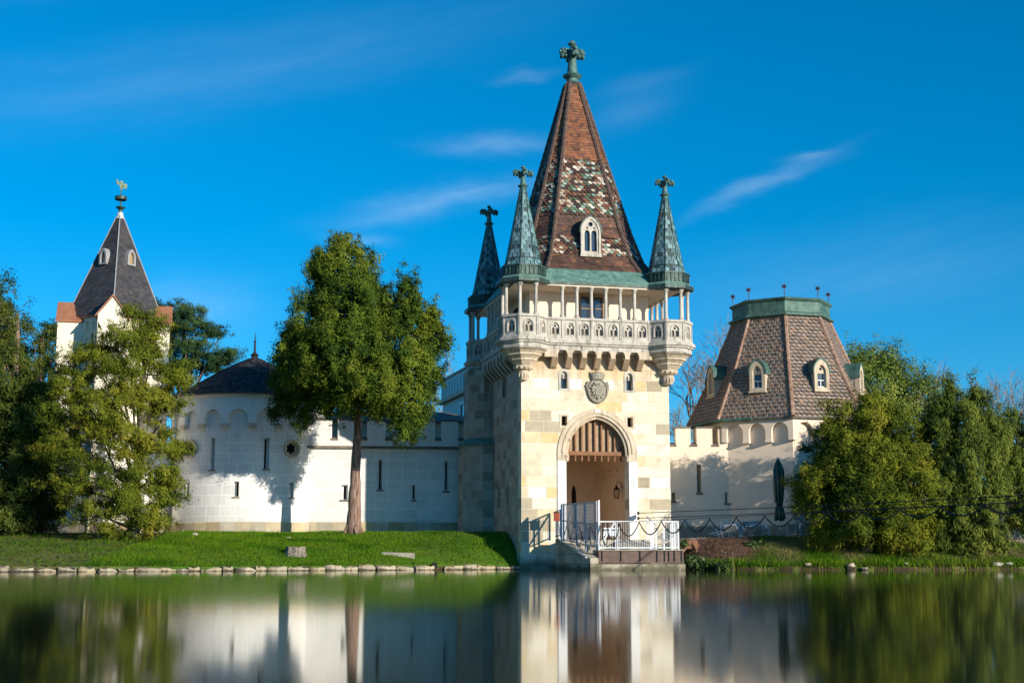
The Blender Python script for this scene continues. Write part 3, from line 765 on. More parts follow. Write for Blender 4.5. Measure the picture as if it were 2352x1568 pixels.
def column(x, y, z0=11.57, z1=13.06):
    mb = MB(); r = .085
    mb.lathe([(r * 1.65, z0), (r * 1.65, z0 + .05), (r * 1.2, z0 + .08), (r * 1.35, z0 + .11), (r, z0 + .15), (r * .92, z1 - .20), (r * 1.15, z1 - .185), (r * .95, z1 - .17), (r * 1.45, z1 - .10), (r * 1.25, z1 - .08), (r * 1.7, z1 - .04), (r * 1.7, z1)], 10, x, y)
    mb.build('column', 'pale', gate, smooth=True, angle=40)


E_B = .46                                                        # balustrade line outside the turret axis
for k in (0, 1, 3):
    T = side_T(k); d = (TV if k == 0 else TU) + E_B; L_ = 4.96 if k == 0 else 5.38; n = 7
    w = L_ / n
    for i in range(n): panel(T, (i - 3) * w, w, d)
    MB().plate([rect(-L_ / 2, L_ / 2, Z_B1, Z_B1 + .11)], d - .17, d + .07, T).build('balustrade_rail', 'pale', gate)
    for i in range(1, n):
        p = T @ Vector(((i - 3.5) * w, 0, d - .05)); column(p.x, p.y)
for sx in (-1, 1):
    for sy in (-1, 1):
        cx, cy = sx * TU, sy * TV; ap = 1.055; fw = 2 * ap * math.tan(pi / 8)
        for i in range(8):
            a = i * pi / 4; ox, oy = sin(a), -cos(a)
            if ox * sx < -.8 or oy * sy < -.8 or (ox * sx < -.5 and oy * sy < -.5): continue           # only the facets outside the gallery
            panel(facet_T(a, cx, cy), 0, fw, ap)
        out = [p for p in ngon(ap + .07, 8, cx, cy)]
        mb = MB(); mb.prism(out, Z_B1 + .002, Z_B1 + .112); mb.build('balustrade_rail', 'pale', gate)
        for i in range(8):
            a = pi / 8 + i * pi / 4; ox, oy = cos(a), sin(a)
            if ox * sx < -.5 or oy * sy < -.5: continue
            column(cx + .98 * ox, cy + .98 * oy)

# gallery room behind the columns
MB().box(-2.97, 2.97, -2.7, 2.7, 10.601, 13.1).build('gallery_room', 'cream', gate)
mb = MB().plate([rect(-.62, .80, 11.2, 13.02), rect(-.46, .64, 11.3, 12.90)], 2.66, 2.78, T0)
mb.plate([rect(.03, .15, 11.3, 12.9)], 2.705, 2.77, T0)
for z in (11.75, 12.3): mb.plate([rect(-.46, .64, z, z + .04)], 2.705, 2.75, T0)
fo = mb.build('gallery_window', 'winframe', gate); MB().plate([rect(-.46, .64, 11.3, 12.9)], 2.702, 2.715, T0).build('pane', 'glass', fo)
MB().plate([rect(-.55, .55, 10.75, 12.7)], 2.95, 2.985, side_T(3)).build('gallery_door', 'dark', gate)
mb = MB(); mb.box(-TU - .52, TU + .52, -TV - .52, TV + .52, 13.06, 13.12); mb.build('gallery_ceiling', 'cream', gate)
# copper eaves: lip and sloping skirt up to the tiles
mb = MB(); e = .57
mb.box(-TU - e, TU + e, -TV - e, TV + e, 13.123, 13.27)
for sx in (-1, 1):
    for sy in (-1, 1): mb.prism(ngon(1.20, 8, sx * TU, sy * TV), 13.10, 13.285)
mb.build('eaves', 'copper_dark', gate)
a0, a1 = TU + .56, 3.46
mb = MB(); mb.loft([[(x * k, y * (k + (TV - TU) * q), z) for x, y in ((-1, -1), (1, -1), (1, 1), (-1, 1))] for k, z, q in ((a0, 13.272, 1), (a1, 14.06, 0))]); mb.build('copper_skirt', 'copper', gate)
# corner turret roofs
for sx in (-1, 1):
    for sy in (-1, 1):
        cx, cy = sx * TU, sy * TV
        mb = MB(); mb.prism(ngon(1.16, 8, cx, cy), 13.286, 13.43, ngon(1.02, 8, cx, cy)); skirt = mb.build('turret_roof', 'copper', gate)
        mb = MB(); mb.prism(ngon(1.0, 8, cx, cy), 13.43, 13.90, ngon(1.02, 8, cx, cy)); mb.prism(ngon(1.06, 8, cx, cy), 13.84, 13.92)
        for i in range(8):
            T = facet_T(i * pi / 4, cx, cy)
            for c in (-.3, -.1, .1, .3): mb.plate([rect(c - .035, c + .035, 13.46, 13.84)], 1.0, 1.05, T)
        mb.build('battlement_ring', 'copper_dark', skirt)
        mb = MB(); z0, zt, r0, rt = 13.92, 17.75, .80, .13
        lv = [(z0, .86), (z0 + .35, .76), (zt, rt)]
        def cc(i, j, z, u): 
            q = random.random(); return vary((.035, .065, .065) if q < .20 else ((.16, .285, .295) if q < .60 else (.08, .16, .17)), .2)
        for i in range(8):
            an = [(i - .5) * pi / 4 - pi / 2, (i + .5) * pi / 4 - pi / 2]
            for (za, ra), (zb, rb) in zip(lv, lv[1:]):
                pa = [(cx + ra / cos(pi / 8) * cos(a), cy + ra / cos(pi / 8) * sin(a), za) for a in an]; pb = [(cx + rb / cos(pi / 8) * cos(a), cy + rb / cos(pi / 8) * sin(a), zb) for a in an]
                tile_face(mb, pa[0], pa[1], pb[0], pb[1], .26, .21, 'flat', cc, .016, .036, (.010, .018, .018))
        so = mb.build('spire', 'tile', skirt)
        mb = MB()
        for i in range(8):
            a = (i + .5) * pi / 4 - pi / 2
            mb.tube([(cx + r_ / cos(pi / 8) * cos(a), cy + r_ / cos(pi / 8) * sin(a), z) for z, r_ in lv], .028, 4)
        mb.build('spire_rib', 'copper_dark', skirt)
        finial_cross('finial', skirt, cx, cy, 17.68, 1.22)

# main roof: chamfered square spire with plain, fish-scale and plain bands of tiles
LV = [(14.05, 3.44), (14.9, 2.92), (16.45, 2.42), (20.1, 1.46), (24.55, .30)]


def oct_ring(a, z, k=.33):
    c = a * k; b_ = a - c
    return [Vector(p + (z,)) for p in ((-b_, -a), (b_, -a), (a, -b_), (a, b_), (b_, a), (-b_, a), (-a, b_), (-a, -b_))]


MULTI = [(.54, .49, .39), (.50, .44, .34), (.60, .56, .47), (.40, .33, .25), (.17, .075, .045), (.20, .10, .06), (.055, .030, .025), (.05, .032, .028), (.08, .12, .07), (.16, .25, .21), (.26, .34, .29), (.24, .12, .07)]


def dim_(k, c): return tuple(x * k for x in c)


def roof_col(i, j, z, u):
    wx_ = float(vnoise(u * 1.3 + 9 * math.floor(z * .0), z * 1.3, 1.0, 31)); dk = .72 + .6 * wx_
    if z > 20.05: 
        q = random.random(); return vary(dim_(dk,(.20, .078, .036) if q < .66 else ((.10, .045, .026) if q < .9 else (.27, .13, .06))), .22)
    if 17.0 < z <= 20.05 or (14.85 < z < 15.9):
        # loose diagonal drifts of one colour, as laid
        g = int(math.floor((u * 1.3 + z * .9 + 40) * 1.0) * 7 + math.floor((z * 1.7 - u * .6)) * 13)
        q = random.Random(g).random() * .55 + random.random() * .45
        return vary(MULTI[int(q * len(MULTI)) % len(MULTI)] if random.random() > .25 else random.choice(MULTI), .12)
    q = random.random(); return vary(dim_(dk, (.105, .056, .038) if q < .66 else ((.065, .040, .032) if q < .88 else (.17, .08, .045))), .22)


mb = MB()
for (za, aa), (zb, ab) in zip(LV, LV[1:]):
    ra, rb = oct_ring(aa, za), oct_ring(ab, zb)
    bands = [(za, zb)]
    for cutz in (14.87, 15.9, 16.99, 20.06): bands = [q for lo, hi in bands for q in (((lo, cutz), (cutz, hi)) if lo + .05 < cutz < hi - .05 else ((lo, hi),))]
    for lo, hi in bands:
        mid = (lo + hi) / 2; multi = 17.0 < mid < 20.05 or 14.87 < mid < 15.9
        for i in range(8):
            j = (i + 1) % 8; f0, f1 = (lo - za) / (zb - za), (hi - za) / (zb - za)
            P = lambda k, f: ra[k].lerp(rb[k], f)
            tile_face(mb, P(i, f0), P(j, f0), P(i, f1), P(j, f1), .24 if multi else .20, .140 if multi else .165, 'round' if multi else 'flat', roof_col, .05 if multi else .03, .012 if multi else .004)
mroof = mb.build('main_roof', 'tile', gate)
for i in range(8):
    mb = MB(); path = [oct_ring(aa + .02, za)[i] for za, aa in LV]; pts = []
    for p, q in zip(path, path[1:]):
        n = max(2, int((q - p).length / .38)); pts += [p.lerp(q, k / n) for k in range(n)]
    pts.append(path[-1])
    for p, q in zip(pts, pts[1:]): mb.tube([p, q], [.115, .095], 6)
    mb.build('hip_ridge', 'ridge', mroof)
mb = MB(); mb.lathe([(.40, 24.42), (.44, 24.5), (.36, 24.6)], 8, 0, 0, pi / 8); mb.build('lead_collar', 'copper_dark', mroof)
finial_cross('finial', mroof, 0, 0, 24.55, 2.38, 'verdigris', .60, .82)
# gothic dormer in the front slope
mb = MB(); dv = 3.02; uc = -.01
mb.plate([arched(.50, 14.86, 16.05, 16.80, 10, uc), arched(.135, 15.08, 15.95, 16.13, 5, uc - .17), arched(.135, 15.08, 15.95, 16.13, 5, uc + .17), circ(uc, 16.42, .12, 8), circ(uc - .17, 16.24, .05, 6), circ(uc + .17, 16.24, .05, 6)], dv - .12, dv, T0)
mb.plate([arched(.50, 14.86, 16.05, 16.80, 10, uc), arched(.40, 15.0, 16.05, 16.66, 10, uc)], dv, dv + .05, T0)
mb.plate([rect(uc - .54, uc + .54, 14.80, 14.90)], dv - .1, dv + .10, T0)
dm = mb.build('dormer', 'pale', gate)
mb = MB().plate([arched(.48, 14.9, 16.05, 16.78, 8, uc)], dv - 1.15, dv - .17, T0); mb.build('dormer_cheek', 'copper_dark', dm)
mb = MB().plate([[(uc + .56, 16.0)] + arc_arch(.56, 16.05, 16.88, 10, uc) + [(uc - .56, 16.0), (uc - .50, 16.0)] + arc_arch(.50, 16.05, 16.81, 10, uc)[::-1] + [(uc + .50, 16.0)]], dv - 1.1, dv + .07, T0); mb.build('dormer_hood', 'copper_dark', dm)
MB().plate([arched(.40, 15.0, 16.05, 16.6, 8, uc)], dv - .168, dv - .14, T0).build('pane', 'glass', dm)
# wall lantern inside the passage
lt = thing('wall_lantern', 'black iron lantern bracketed to the wall inside the gate passage', 'lantern', gate.matrix_world @ Vector((0, 0, 0)))
lp = G.o + G.u * (PU + 1.62) + G.v * (-1.9)
lt.location = (lp.x, lp.y, 3.35); lt.rotation_euler = (0, 0, AL)
mb = MB()
for i in range(6):
    a = i * pi / 3; mb.bar((-.16 + .10 * cos(a), .10 * sin(a), 0), (-.16 + .15 * cos(a), .15 * sin(a), .38), .018)
mb.lathe([(.11, -.03), (.11, 0), (.02, .0)], 6, -.16, 0); mb.lathe([(.17, .38), (.17, .40), (.05, .52), (.03, .60), (.01, .62)], 6, -.16, 0); mb.build('cage', 'iron', lt)
MB().tube([(.12, 0, .45), (.04, 0, .75), (-.10, 0, .78), (-.16, 0, .62)], .018, 5).build('bracket', 'iron', lt)

# ------------------------------------------------------------------ round white tower
CX, CY, CR = -13.3, 69.0, 3.85
RT = Frame(CX, CY, 0)
rt = thing('round_tower', 'low round white tower with a dark conical shingle roof and arched frieze', 'tower', (CX, CY, 0))
mb = MB(); mb.lathe([(CR, 1.0), (CR, 8.28)], 96); wl = mb.build('wall', 'scored', rt, uv=False)
RSLITS = [(489, 1005, 1078, .13, 'tall'), (613, 1005, 1077, .13, 'tall'), (432, 1108, 1141, .12, 's'), (543.5, 1105, 1140, .12, 's'), (670, 1108, 1142, .12, 's')]
mb = MB(); zs_ = {'tall': (5.50, 7.0), 's': (3.55, 4.35)}; cuts = []
for px, ya, yb, hw, k in RSLITS:
    a, zt = RT.cyl(px, ya, CR); _, zb = RT.cyl(px, yb, CR); cuts.append((a, zb, zt, hw))
    T = facet_T(a); mb.plate([rect(-hw, hw, zb, zt)], CR - .30, CR + .3, T)
ROS = [RT.cyl(438, 1030, CR), RT.cyl(670, 1030, CR)]
for a, z in ROS: mb.plate([circ(0, z, .33, 20)], CR - .30, CR + .3, facet_T(a))
cut(wl, mb); auto_uv(wl.data, (0, 0, CR)); wl.data.materials.clear(); wl.data.materials.append(M['scored'])
for a, zb, zt, hw in cuts:
    T = facet_T(a); f = MB(); f.plate([rect(-hw - .05, hw + .05, zb - .07, zb)], CR - .25, CR + .05, T)
    fo = f.build('slit_window', 'grey_stone', rt); MB().plate([rect(-.045, .045, zb + .04, zt - .04)], CR - .315, CR - .285, T).build('pane', 'dark', fo)
for a, z in ROS:
    T = facet_T(a); f = MB()
    f.plate([circ(0, z, .46, 28), circ(0, z, .37, 28)], CR - .05, CR + .09, T); f.plate([circ(0, z, .37, 28), circ(0, z, .32, 28)], CR - .06, CR + .04, T)
    lobes = []
    for i in range(61):
        t_ = 2 * pi * i / 60; lobes.append((( .19 + .085 * abs(cos(3 * t_)) ** .7) * sin(t_), z + (.19 + .085 * abs(cos(3 * t_)) ** .7) * cos(t_)))
    f.plate([circ(0, z, .325, 30), lobes[:-1]], CR - .14, CR - .06, T)
    fo = f.build('foiled_window', 'corbel', rt); MB().plate([circ(0, z, .33, 24)], CR - .29, CR - .24, T).build('pane', 'dark', fo)
mb = MB(); mb.lathe([(CR + .06, .9), (CR + .06, 2.17), (CR + .0, 2.22)], 96); mb.build('plinth', 'plinth', rt, cyl=(0, 0, CR))
# arched frieze: twenty small round arches wrapped round the wall
NA = 19; seg = 2 * pi / NA; A0 = RT.cyl(550, 940, CR)[0]
mb = MB(); RF = CR + .20
for i in range(NA):
    a = A0 + i * seg; hw = seg * RF / 2; ar = hw * .68; zs = 7.17
    top = [(hw - 2 * hw * k / 6, 8.28) for k in range(7)]
    pts = [(-hw, 6.95), (-ar, 6.95)] + [(-ar * cos(pi * k / 10), zs + ar * sin(pi * k / 10)) for k in range(11)] + [(ar, 6.95), (hw, 6.95)] + top
    flat = MB().plate([pts], RF - .19, RF, Matrix.Identity(4))
    vs = []
    for s, z, r in flat.v: th = a + s / RF; vs.append((r * sin(th), -r * cos(th), z))
    mb.add(vs, flat.f)
mb.build('arched_frieze', 'white_plaster', rt, cyl=(0, 0, CR))
for i in range(NA):
    a = A0 + (i + .5) * seg; T = facet_T(a); c = MB(); c.plate([rect(-.19, .19, 6.74, 6.948)], CR - .05, RF + .01, T); c.build('frieze_corbel', 'corbel', rt)
mb = MB(); mb.lathe([(CR + .19, 8.281), (CR + .26, 8.30), (CR + .32, 8.40), (CR + .30, 8.42)], 72); mb.build('cornice', 'white_plaster', rt, cyl=(0, 0, CR))
# shingle cone
mb = MB(); prof = [(CR + .50, 8.40), (CR - .3, 8.78), (2.2, 9.62), (1.0, 10.30), (.12, 10.72)]; NS = 40
shc = lambda i, j, z, u: vary(random.choice([(.040, .042, .050), (.056, .057, .066), (.028, .029, .036), (.088, .086, .090)]), .25)
for (r0, z0), (r1, z1) in zip(prof, prof[1:]):
    for i in range(NS):
        a, b_ = 2 * pi * i / NS, 2 * pi * (i + 1) / NS
        tile_face(mb, (r0 * cos(a), r0 * sin(a), z0), (r0 * cos(b_), r0 * sin(b_), z0), (r1 * cos(a), r1 * sin(a), z1), (r1 * cos(b_), r1 * sin(b_), z1), .17, .17, 'flat', shc, .04)
ro = mb.build('roof', 'shingle', rt)
mb = MB(); mb.lathe([(CR + .50, 8.33), (CR + .50, 8.39), (.5, 8.39), (.5, 8.33)], 48); mb.build('eaves_board', 'cope', rt)
mb = MB(); mb.lathe([(.20, 10.66), (.16, 10.78), (.22, 10.86), (.14, 10.92), (.06, 11.0), (.05, 11.5), (.07, 11.55), (.035, 11.6), (.01, 12.05)], 8); mb.build('finial', 'iron', rt, smooth=True, angle=50)
MB().tube([(-2.62, -3.2, 1.1), (-2.62, -3.2, 1.72), (-2.55, -3.3, 1.80), (-2.48, -3.35, 1.72)], .05, 6).build('drain_pipe', 'lead', rt)

# the tower stands a little farther back than first surveyed: everything grows in proportion
rt.location = (CX * 1.0435, CY * 1.0435, 0)
for o in rt.children_recursive: o.data.transform(Matrix.Translation((0, 0, .5 - .5 * 1.0435)) @ Matrix.Scale(1.0435, 4))

# ------------------------------------------------------------------ battlemented wall between round tower and gate
wx0, wy0, wx1, wy1 = -10.75, 69.85, -1.55, 70.7
WA = math.atan2(wy1 - wy0, wx1 - wx0); WL = math.hypot(wx1 - wx0, wy1 - wy0); LW = Frame(wx0, wy0, WA)
cw = thing('curtain_wall', 'white battlemented wall joining the round tower to the gate tower, mostly in shade', 'wall', (wx0, wy0, 0), WA)


def curtain(root, fr, L_, z_ledge, z_top, slots, slot_w, slot_z, openings, mw, mpar, mcope, ledge, plinth, thick=.7, sill='cope', pane='dark', pk=.38):
    T = side_T(0); hol = []
    ops = []
    for px, ya, yb, hw in openings:
        p = fr.on(px, ya, 'v', 0); q = fr.on(px, yb, 'v', 0); ops.append((p.x, q.z, p.z, hw))
    MB().plate([rect(0, L_, 1.0, z_ledge)] + [rect(u - hw, u + hw, zb, zt) for u, zb, zt, hw in ops], -thick, 0, T).build('wall', mw, root)
    for u, zb, zt, hw in ops:
        fo = MB().plate([rect(u - hw - .06, u + hw + .06, zb - .08, zb)], -.25, .06, T).build('slit_window', sill, root)
        MB().plate([rect(u - hw, u + hw, zb, zt)], -.34, -.27, T).build('recess', mw, fo); MB().plate([rect(u - hw * pk, u + hw * pk, zb + .05, zt - .05)], -.275, -.262, T).build('pane', pane, root)
    us = [fr.on(px, 1000, 'v', 0).x for px in slots]
    pts = [(0, z_ledge), (L_, z_ledge), (L_, z_top)]
    for u in sorted(us, reverse=True):
        a, b_ = min(u + slot_w / 2, L_ - .02), max(u - slot_w / 2, .02)
        pts += [(a, z_top), (a, slot_z), (b_, slot_z), (b_, z_top)]
    pts += [(0, z_top)]
    MB().plate([pts], -thick * .72, ledge[1], T).build('parapet', mpar, root)
    edges = [0] + [e for u in sorted(us) for e in (u - slot_w / 2, u + slot_w / 2)] + [L_]
    for a, b_ in zip(edges[::2], edges[1::2]):
        if b_ - a > .1: MB().plate([rect(a - .02, b_ + .02, z_top, z_top + .07)], -thick * .75, ledge[1] + .05, T).build('merlon_coping', mcope, root)
    for u in us:
        pr = [(-.4, slot_z - .002), (-.4, slot_z + .16), (ledge[1] + .05, slot_z + .02), (ledge[1] + .05, slot_z - .06), (ledge[1], slot_z - .06)]
        vs = [T @ Vector((u + s_ * (slot_w / 2 + .03), z, o)) for s_ in (-1, 1) for o, z in pr]; n_ = len(pr)
        MB().add(vs, [tuple(range(n_)), tuple(range(2 * n_ - 1, n_ - 1, -1))] + [(i, i + n_, (i + 1) % n_ + n_, (i + 1) % n_) for i in range(n_)]).build('slot_sill', mcope, root)
    if ledge[0]: MB().plate([rect(0, L_, z_ledge - .10, z_ledge + .03)], -.1, ledge[1] + .09, T).build('string_course', 'cope', root)
    if plinth: MB().plate([rect(0, L_, .9, plinth[0])], -.2, .05, T).build('plinth', plinth[1], root)


curtain(cw, LW, WL, 6.21, 7.56, [769, 836, 892, 950, 1006, 1059], .31, 6.60,
        [(873, 1055, 1124, .12), (1025, 1058, 1127, .12), (950, 1113, 1148, .10), (792, 1113, 1147, .16)], 'scored', 'white_plaster', 'cope', (True, .08), (2.33, 'plinth'))

# ------------------------------------------------------------------ tall ivory tower with slate spire
TX, TY, TA = -20.95, 70.2, R(45 - 2.5 + 16)
TT = Frame(TX, TY, TA)
tt = thing('tall_tower', 'tall square ivory tower with steep dark slate spire and copper corner roofs', 'tower', (TX, TY, 0), TA)
hb = 1.47
MB().box(-hb, hb, -hb, hb, 1.0, 12.9).build('wall', 'ivory', tt)
MB().box(-hb - .95, hb + .95, -hb - .95, hb + .95, 1.0, 2.25).build('plinth', 'plinth', tt)
MB().box(-hb - .85, hb + .85, -hb - .85, hb + .85, 2.25, 6.2).build('lower_wall', 'white_plaster', tt)
for k in range(4):                                             # arched corbel table under the eaves, a long loophole on each face
    T = side_T(k); pts = [(-.95, 12.86), (-.95, 12.15)]
    for i in range(4):
        c = -.69 + i * .46; pts += [(c - .15, 12.15)] + [(c - .15 * cos(pi * q / 6), 12.45 + .15 * sin(pi * q / 6)) for q in range(7)] + [(c + .15, 12.15)]
    pts += [(.95, 12.15), (.95, 12.86)]
    MB().plate([pts], hb, hb + .16, T).build('arched_frieze', 'ivory', tt)
    fo = MB(); fo.plate([rect(-.05, .05, 10.9, 12.0)], hb - .02, hb + .012, T); fo.build('loophole', 'dark', tt)
for k in range(4):                                             # corner turrets set on the diagonals, gabled copper roofs
    T = Matrix.Rotation(pi / 2 * k + pi / 4, 4, 'Z') @ side_T(0); rd = hb * 1.414
    w_, o0, o1 = .70, rd - 1.0, rd + .74
    tu = MB().plate([rect(-w_, w_, 1.0, 12.55)], o0, o1, T).build('corner_turret', 'ivory', tt)
    MB().plate([[(-w_, 12.552), (w_, 12.552), (w_, 12.70), (0, 13.62), (-w_, 12.70)]], o0, o1 + .004, T).build('gable', 'ivory', tu)
    mb = MB()
    for s_ in (-1, 1): mb.plate([[(0, 13.65), (s_ * (w_ + .12), 12.58), (s_ * (w_ + .12), 12.66), (0, 13.75)][::s_]], o0 - .35, o1 + .10, T)
    mb.build('copper_roof', 'copper_red', tu)
    mb = MB(); mb.plate([rect(-.04, .04, 11.0, 12.0)], o1, o1 + .012, T); mb.plate([circ(0, 11.0, .09, 8)], o1, o1 + .014, T)
    for s_ in (-1, 1): mb.plate([[(s_ * .5, 12.0), (s_ * .66, 12.0), (s_ * .66, 12.3)][::s_]], o1, o1 + .03, T)
    mb.build('loophole', 'dark', tu)
slc = lambda i, j, z, u: vary(random.choice([(.050, .050, .056), (.062, .060, .064), (.042, .042, .048), (.070, .062, .060)]), .13)
mb = MB(); lv = [(12.9, hb + .32), (13.5, hb + .10), (18.55, .10)]
for (za, aa), (zb, ab) in zip(lv, lv[1:]):
    q = lambda a, z: [Vector((x * a, y * a, z)) for x, y in ((-1, -1), (1, -1), (1, 1), (-1, 1))]
    ra, rb = q(aa, za), q(ab, zb)
    for i in range(4): tile_face(mb, ra[i], ra[(i + 1) % 4], rb[i], rb[(i + 1) % 4], .26, .17, 'flat', slc, .018)
sp_ = mb.build('spire', 'shingle', tt)
mb = MB()
for i in range(4): mb = MB(); mb.tube([Vector((x * (a + .01), y * (a + .01), z)) for z, a in lv for x, y in (((-1, -1), (1, -1), (1, 1), (-1, 1))[i],)], .032, 5); mb.build('hip_flashing', 'flashing', sp_)
mb = MB()
for k in range(4):
    T = side_T(k); mb.plate([rect(-1.0, 1.0, 12.80, 12.93)], hb + .02, hb + .30, T)
mb.build('copper_eaves', 'copper_red', tt)
for k in range(4):
    T = side_T(k); d_ = (hb + .1) * (18.55 - 16.0) / 5.05 + .16
    f = MB(); f.plate([arched(.27, 15.72, 16.1, 16.6, 7), arched(.17, 15.80, 16.08, 16.45, 7)], d_ - .45, d_ + .10, T)
    fo = f.build('spire_dormer', 'flashing', sp_)
    MB().plate([arched(.17, 15.80, 16.08, 16.45, 7)], d_ - .45, d_ - .05, T).build('shutter', 'winframe', fo) if False else MB().plate([arched(.17, 15.80, 16.08, 16.45, 7)], d_ - .45, d_ - .05, T).build('dormer_shutter', 'winframe', sp_)
mb = MB(); mb.lathe([(.22, 18.38), (.17, 18.5), (.15, 18.72), (.10, 18.74)], 8); mb.build('lead_cap', 'lead', tt)
wv = thing('weathervane', 'pale green copper weathervane with winged banner figure on top of the slate spire', 'weathervane', (TX, TY, 0), TA)
mb = MB(); mb.lathe([(.09, 18.74), (.09, 18.86), (.26, 19.02), (.07, 19.06), (.05, 19.15), (.03, 19.4), (.03, 20.1)], 8); mb.build('rod', 'copper_dark', wv)
mb = MB(); mb.lathe([(.30, 19.42), (.32, 19.45), (.32, 19.58), (.30, 19.61)], 14); mb.build('drum', 'copper_dark', wv)
Tv = Matrix.Rotation(-TA, 4, 'Z') @ side_T(0)
mb = MB(); mb.plate([[(-.06, 19.95), (.05, 19.95), (.12, 20.10), (.34, 20.05), (.40, 20.30), (.26, 20.42), (.14, 20.34), (.10, 20.55), (-.02, 20.60), (-.06, 20.45), (-.20, 20.52), (-.30, 20.72), (-.38, 20.50), (-.30, 20.34), (-.12, 20.28)]], -.02, .02, Tv)
for p in ((-.02, 20.5), (.2, 20.25), (-.25, 20.5)): mb.blob(Tv @ Vector((p[0], p[1], 0)), (.10, .06, .10), 3)
mb.v = [(x * .8, y * .8, 19.95 + (z - 19.95) * .85) for x, y, z in mb.v]; mb.build('banner_figure', 'vane', wv)

# ------------------------------------------------------------------ cream octagonal tower on the right
OX, OY, OROT = 14.0, 69.2, -.115
OT = Frame(OX, OY, 0)
oc = thing('octagonal_tower', 'cream octagonal tower with truncated brown tiled roof under a green copper crown', 'tower', (OX, OY, 0))
PH = -pi / 2 + OROT                                                   # a corner points at the pond
def og(r, z): return [Vector((r * cos(PH + i * pi / 4), r * sin(PH + i * pi / 4), z)) for i in range(8)]
RW = 4.40; apw = RW * cos(pi / 8); fw = 2 * RW * sin(pi / 8)
mb = MB(); mb.loft([og(RW, 1.0), og(RW, 7.45)]); mb.build('wall', 'cream', oc)
mb = MB(); mb.loft([og(RW + .05, .9), og(RW + .05, 2.05)]); mb.build('plinth', 'grey_stone', oc)
for i in range(8):
    T = facet_T((i + .5) * pi / 4 + OROT); pts = [(-fw / 2 - .1, 7.45), (-fw / 2 - .1, 6.1)]
    for c in (-1.14, 0, 1.14):
        ar = .42; pts += [(c - ar, 6.1)] + [(c - ar * cos(pi * q / 10), 6.55 + ar * sin(pi * q / 10)) for q in range(11)] + [(c + ar, 6.1)]
    pts += [(fw / 2 + .1, 6.1), (fw / 2 + .1, 7.45)]
    MB().plate([pts], apw - .02, apw + .26 - .001 * (i % 2), T).build('arched_frieze', 'cream', oc)
    mb = MB()
    for c in (-.57, .57): mb.plate([rect(c - .17, c + .17, 6.02, 6.098)], apw - .02, apw + .31, T)
    mb.build('frieze_corbel', 'cream', oc)
OL = [(7.22, 4.92), (8.2, 4.42), (10.0, 3.52), (12.62, 2.42)]
def occ(i, j, z, u):
    q = random.random(); return vary((.155, .105, .070) if q < .5 else ((.10, .075, .058) if q < .82 else (.24, .135, .07)), .22)
mb = MB()
for (za, ra_), (zb, rb_) in zip(OL, OL[1:]):
    A_, B_ = og(ra_, za), og(rb_, zb)
    for i in range(8): tile_face(mb, A_[i], A_[(i + 1) % 8], B_[i], B_[(i + 1) % 8], .27, .20, 'round', occ, .055, .032, (.36, .31, .27), (.34, .29, .25), (.30, .24, .20))
orf = mb.build('roof', 'tile', oc)
for i in range(8):
    mb = MB(); pts = []
    path = [og(r_ + .02, z)[i] for z, r_ in OL]
    for p, q in zip(path, path[1:]):
        n = max(2, int((q - p).length / .4)); pts += [p.lerp(q, k / n) for k in range(n)]
    pts.append(path[-1])
    for p, q in zip(pts, pts[1:]): mb.tube([p, q], [.115, .095], 6)
    mb.build('hip_ridge', 'ridge_red', orf)
mb = MB(); mb.loft([og(4.86, 7.12), og(4.90, 7.20), og(4.3, 7.21)]); mb.build('eaves', 'cope', oc)
mb = MB(); mb.loft([og(2.50, 12.50), og(2.72, 12.56), og(2.70, 12.66), og(2.50, 12.76), og(2.50, 13.28), og(2.62, 13.38), og(2.66, 13.46), og(2.3, 13.47), og(.2, 13.6)]); mb.build('copper_crown', 'copper_crown', oc)
ga = og(4.98, 7.16); mb = MB(); mb.tube([ga[6].lerp(ga[7], .2), ga[7], ga[7].lerp(ga[0], .46)], .075, 8); mb.build('gutter', 'copper_crown', oc)
for i in range(8):
    p = og(2.45, 13.46)[i]; mb = MB(); mb.bar(p, p + Vector((0, 0, .50)), .03)
    c = p + Vector((0, 0, .56))
    for k in range(14):
        th, ph = k * 2.4, math.acos(1 - 2 * (k + .5) / 14); d = Vector((sin(ph) * cos(th), sin(ph) * sin(th), cos(ph)))
        mb.tube([c, c + d * .17], [.035, .006], 4)
    mb.build('star_finial', 'star', oc)
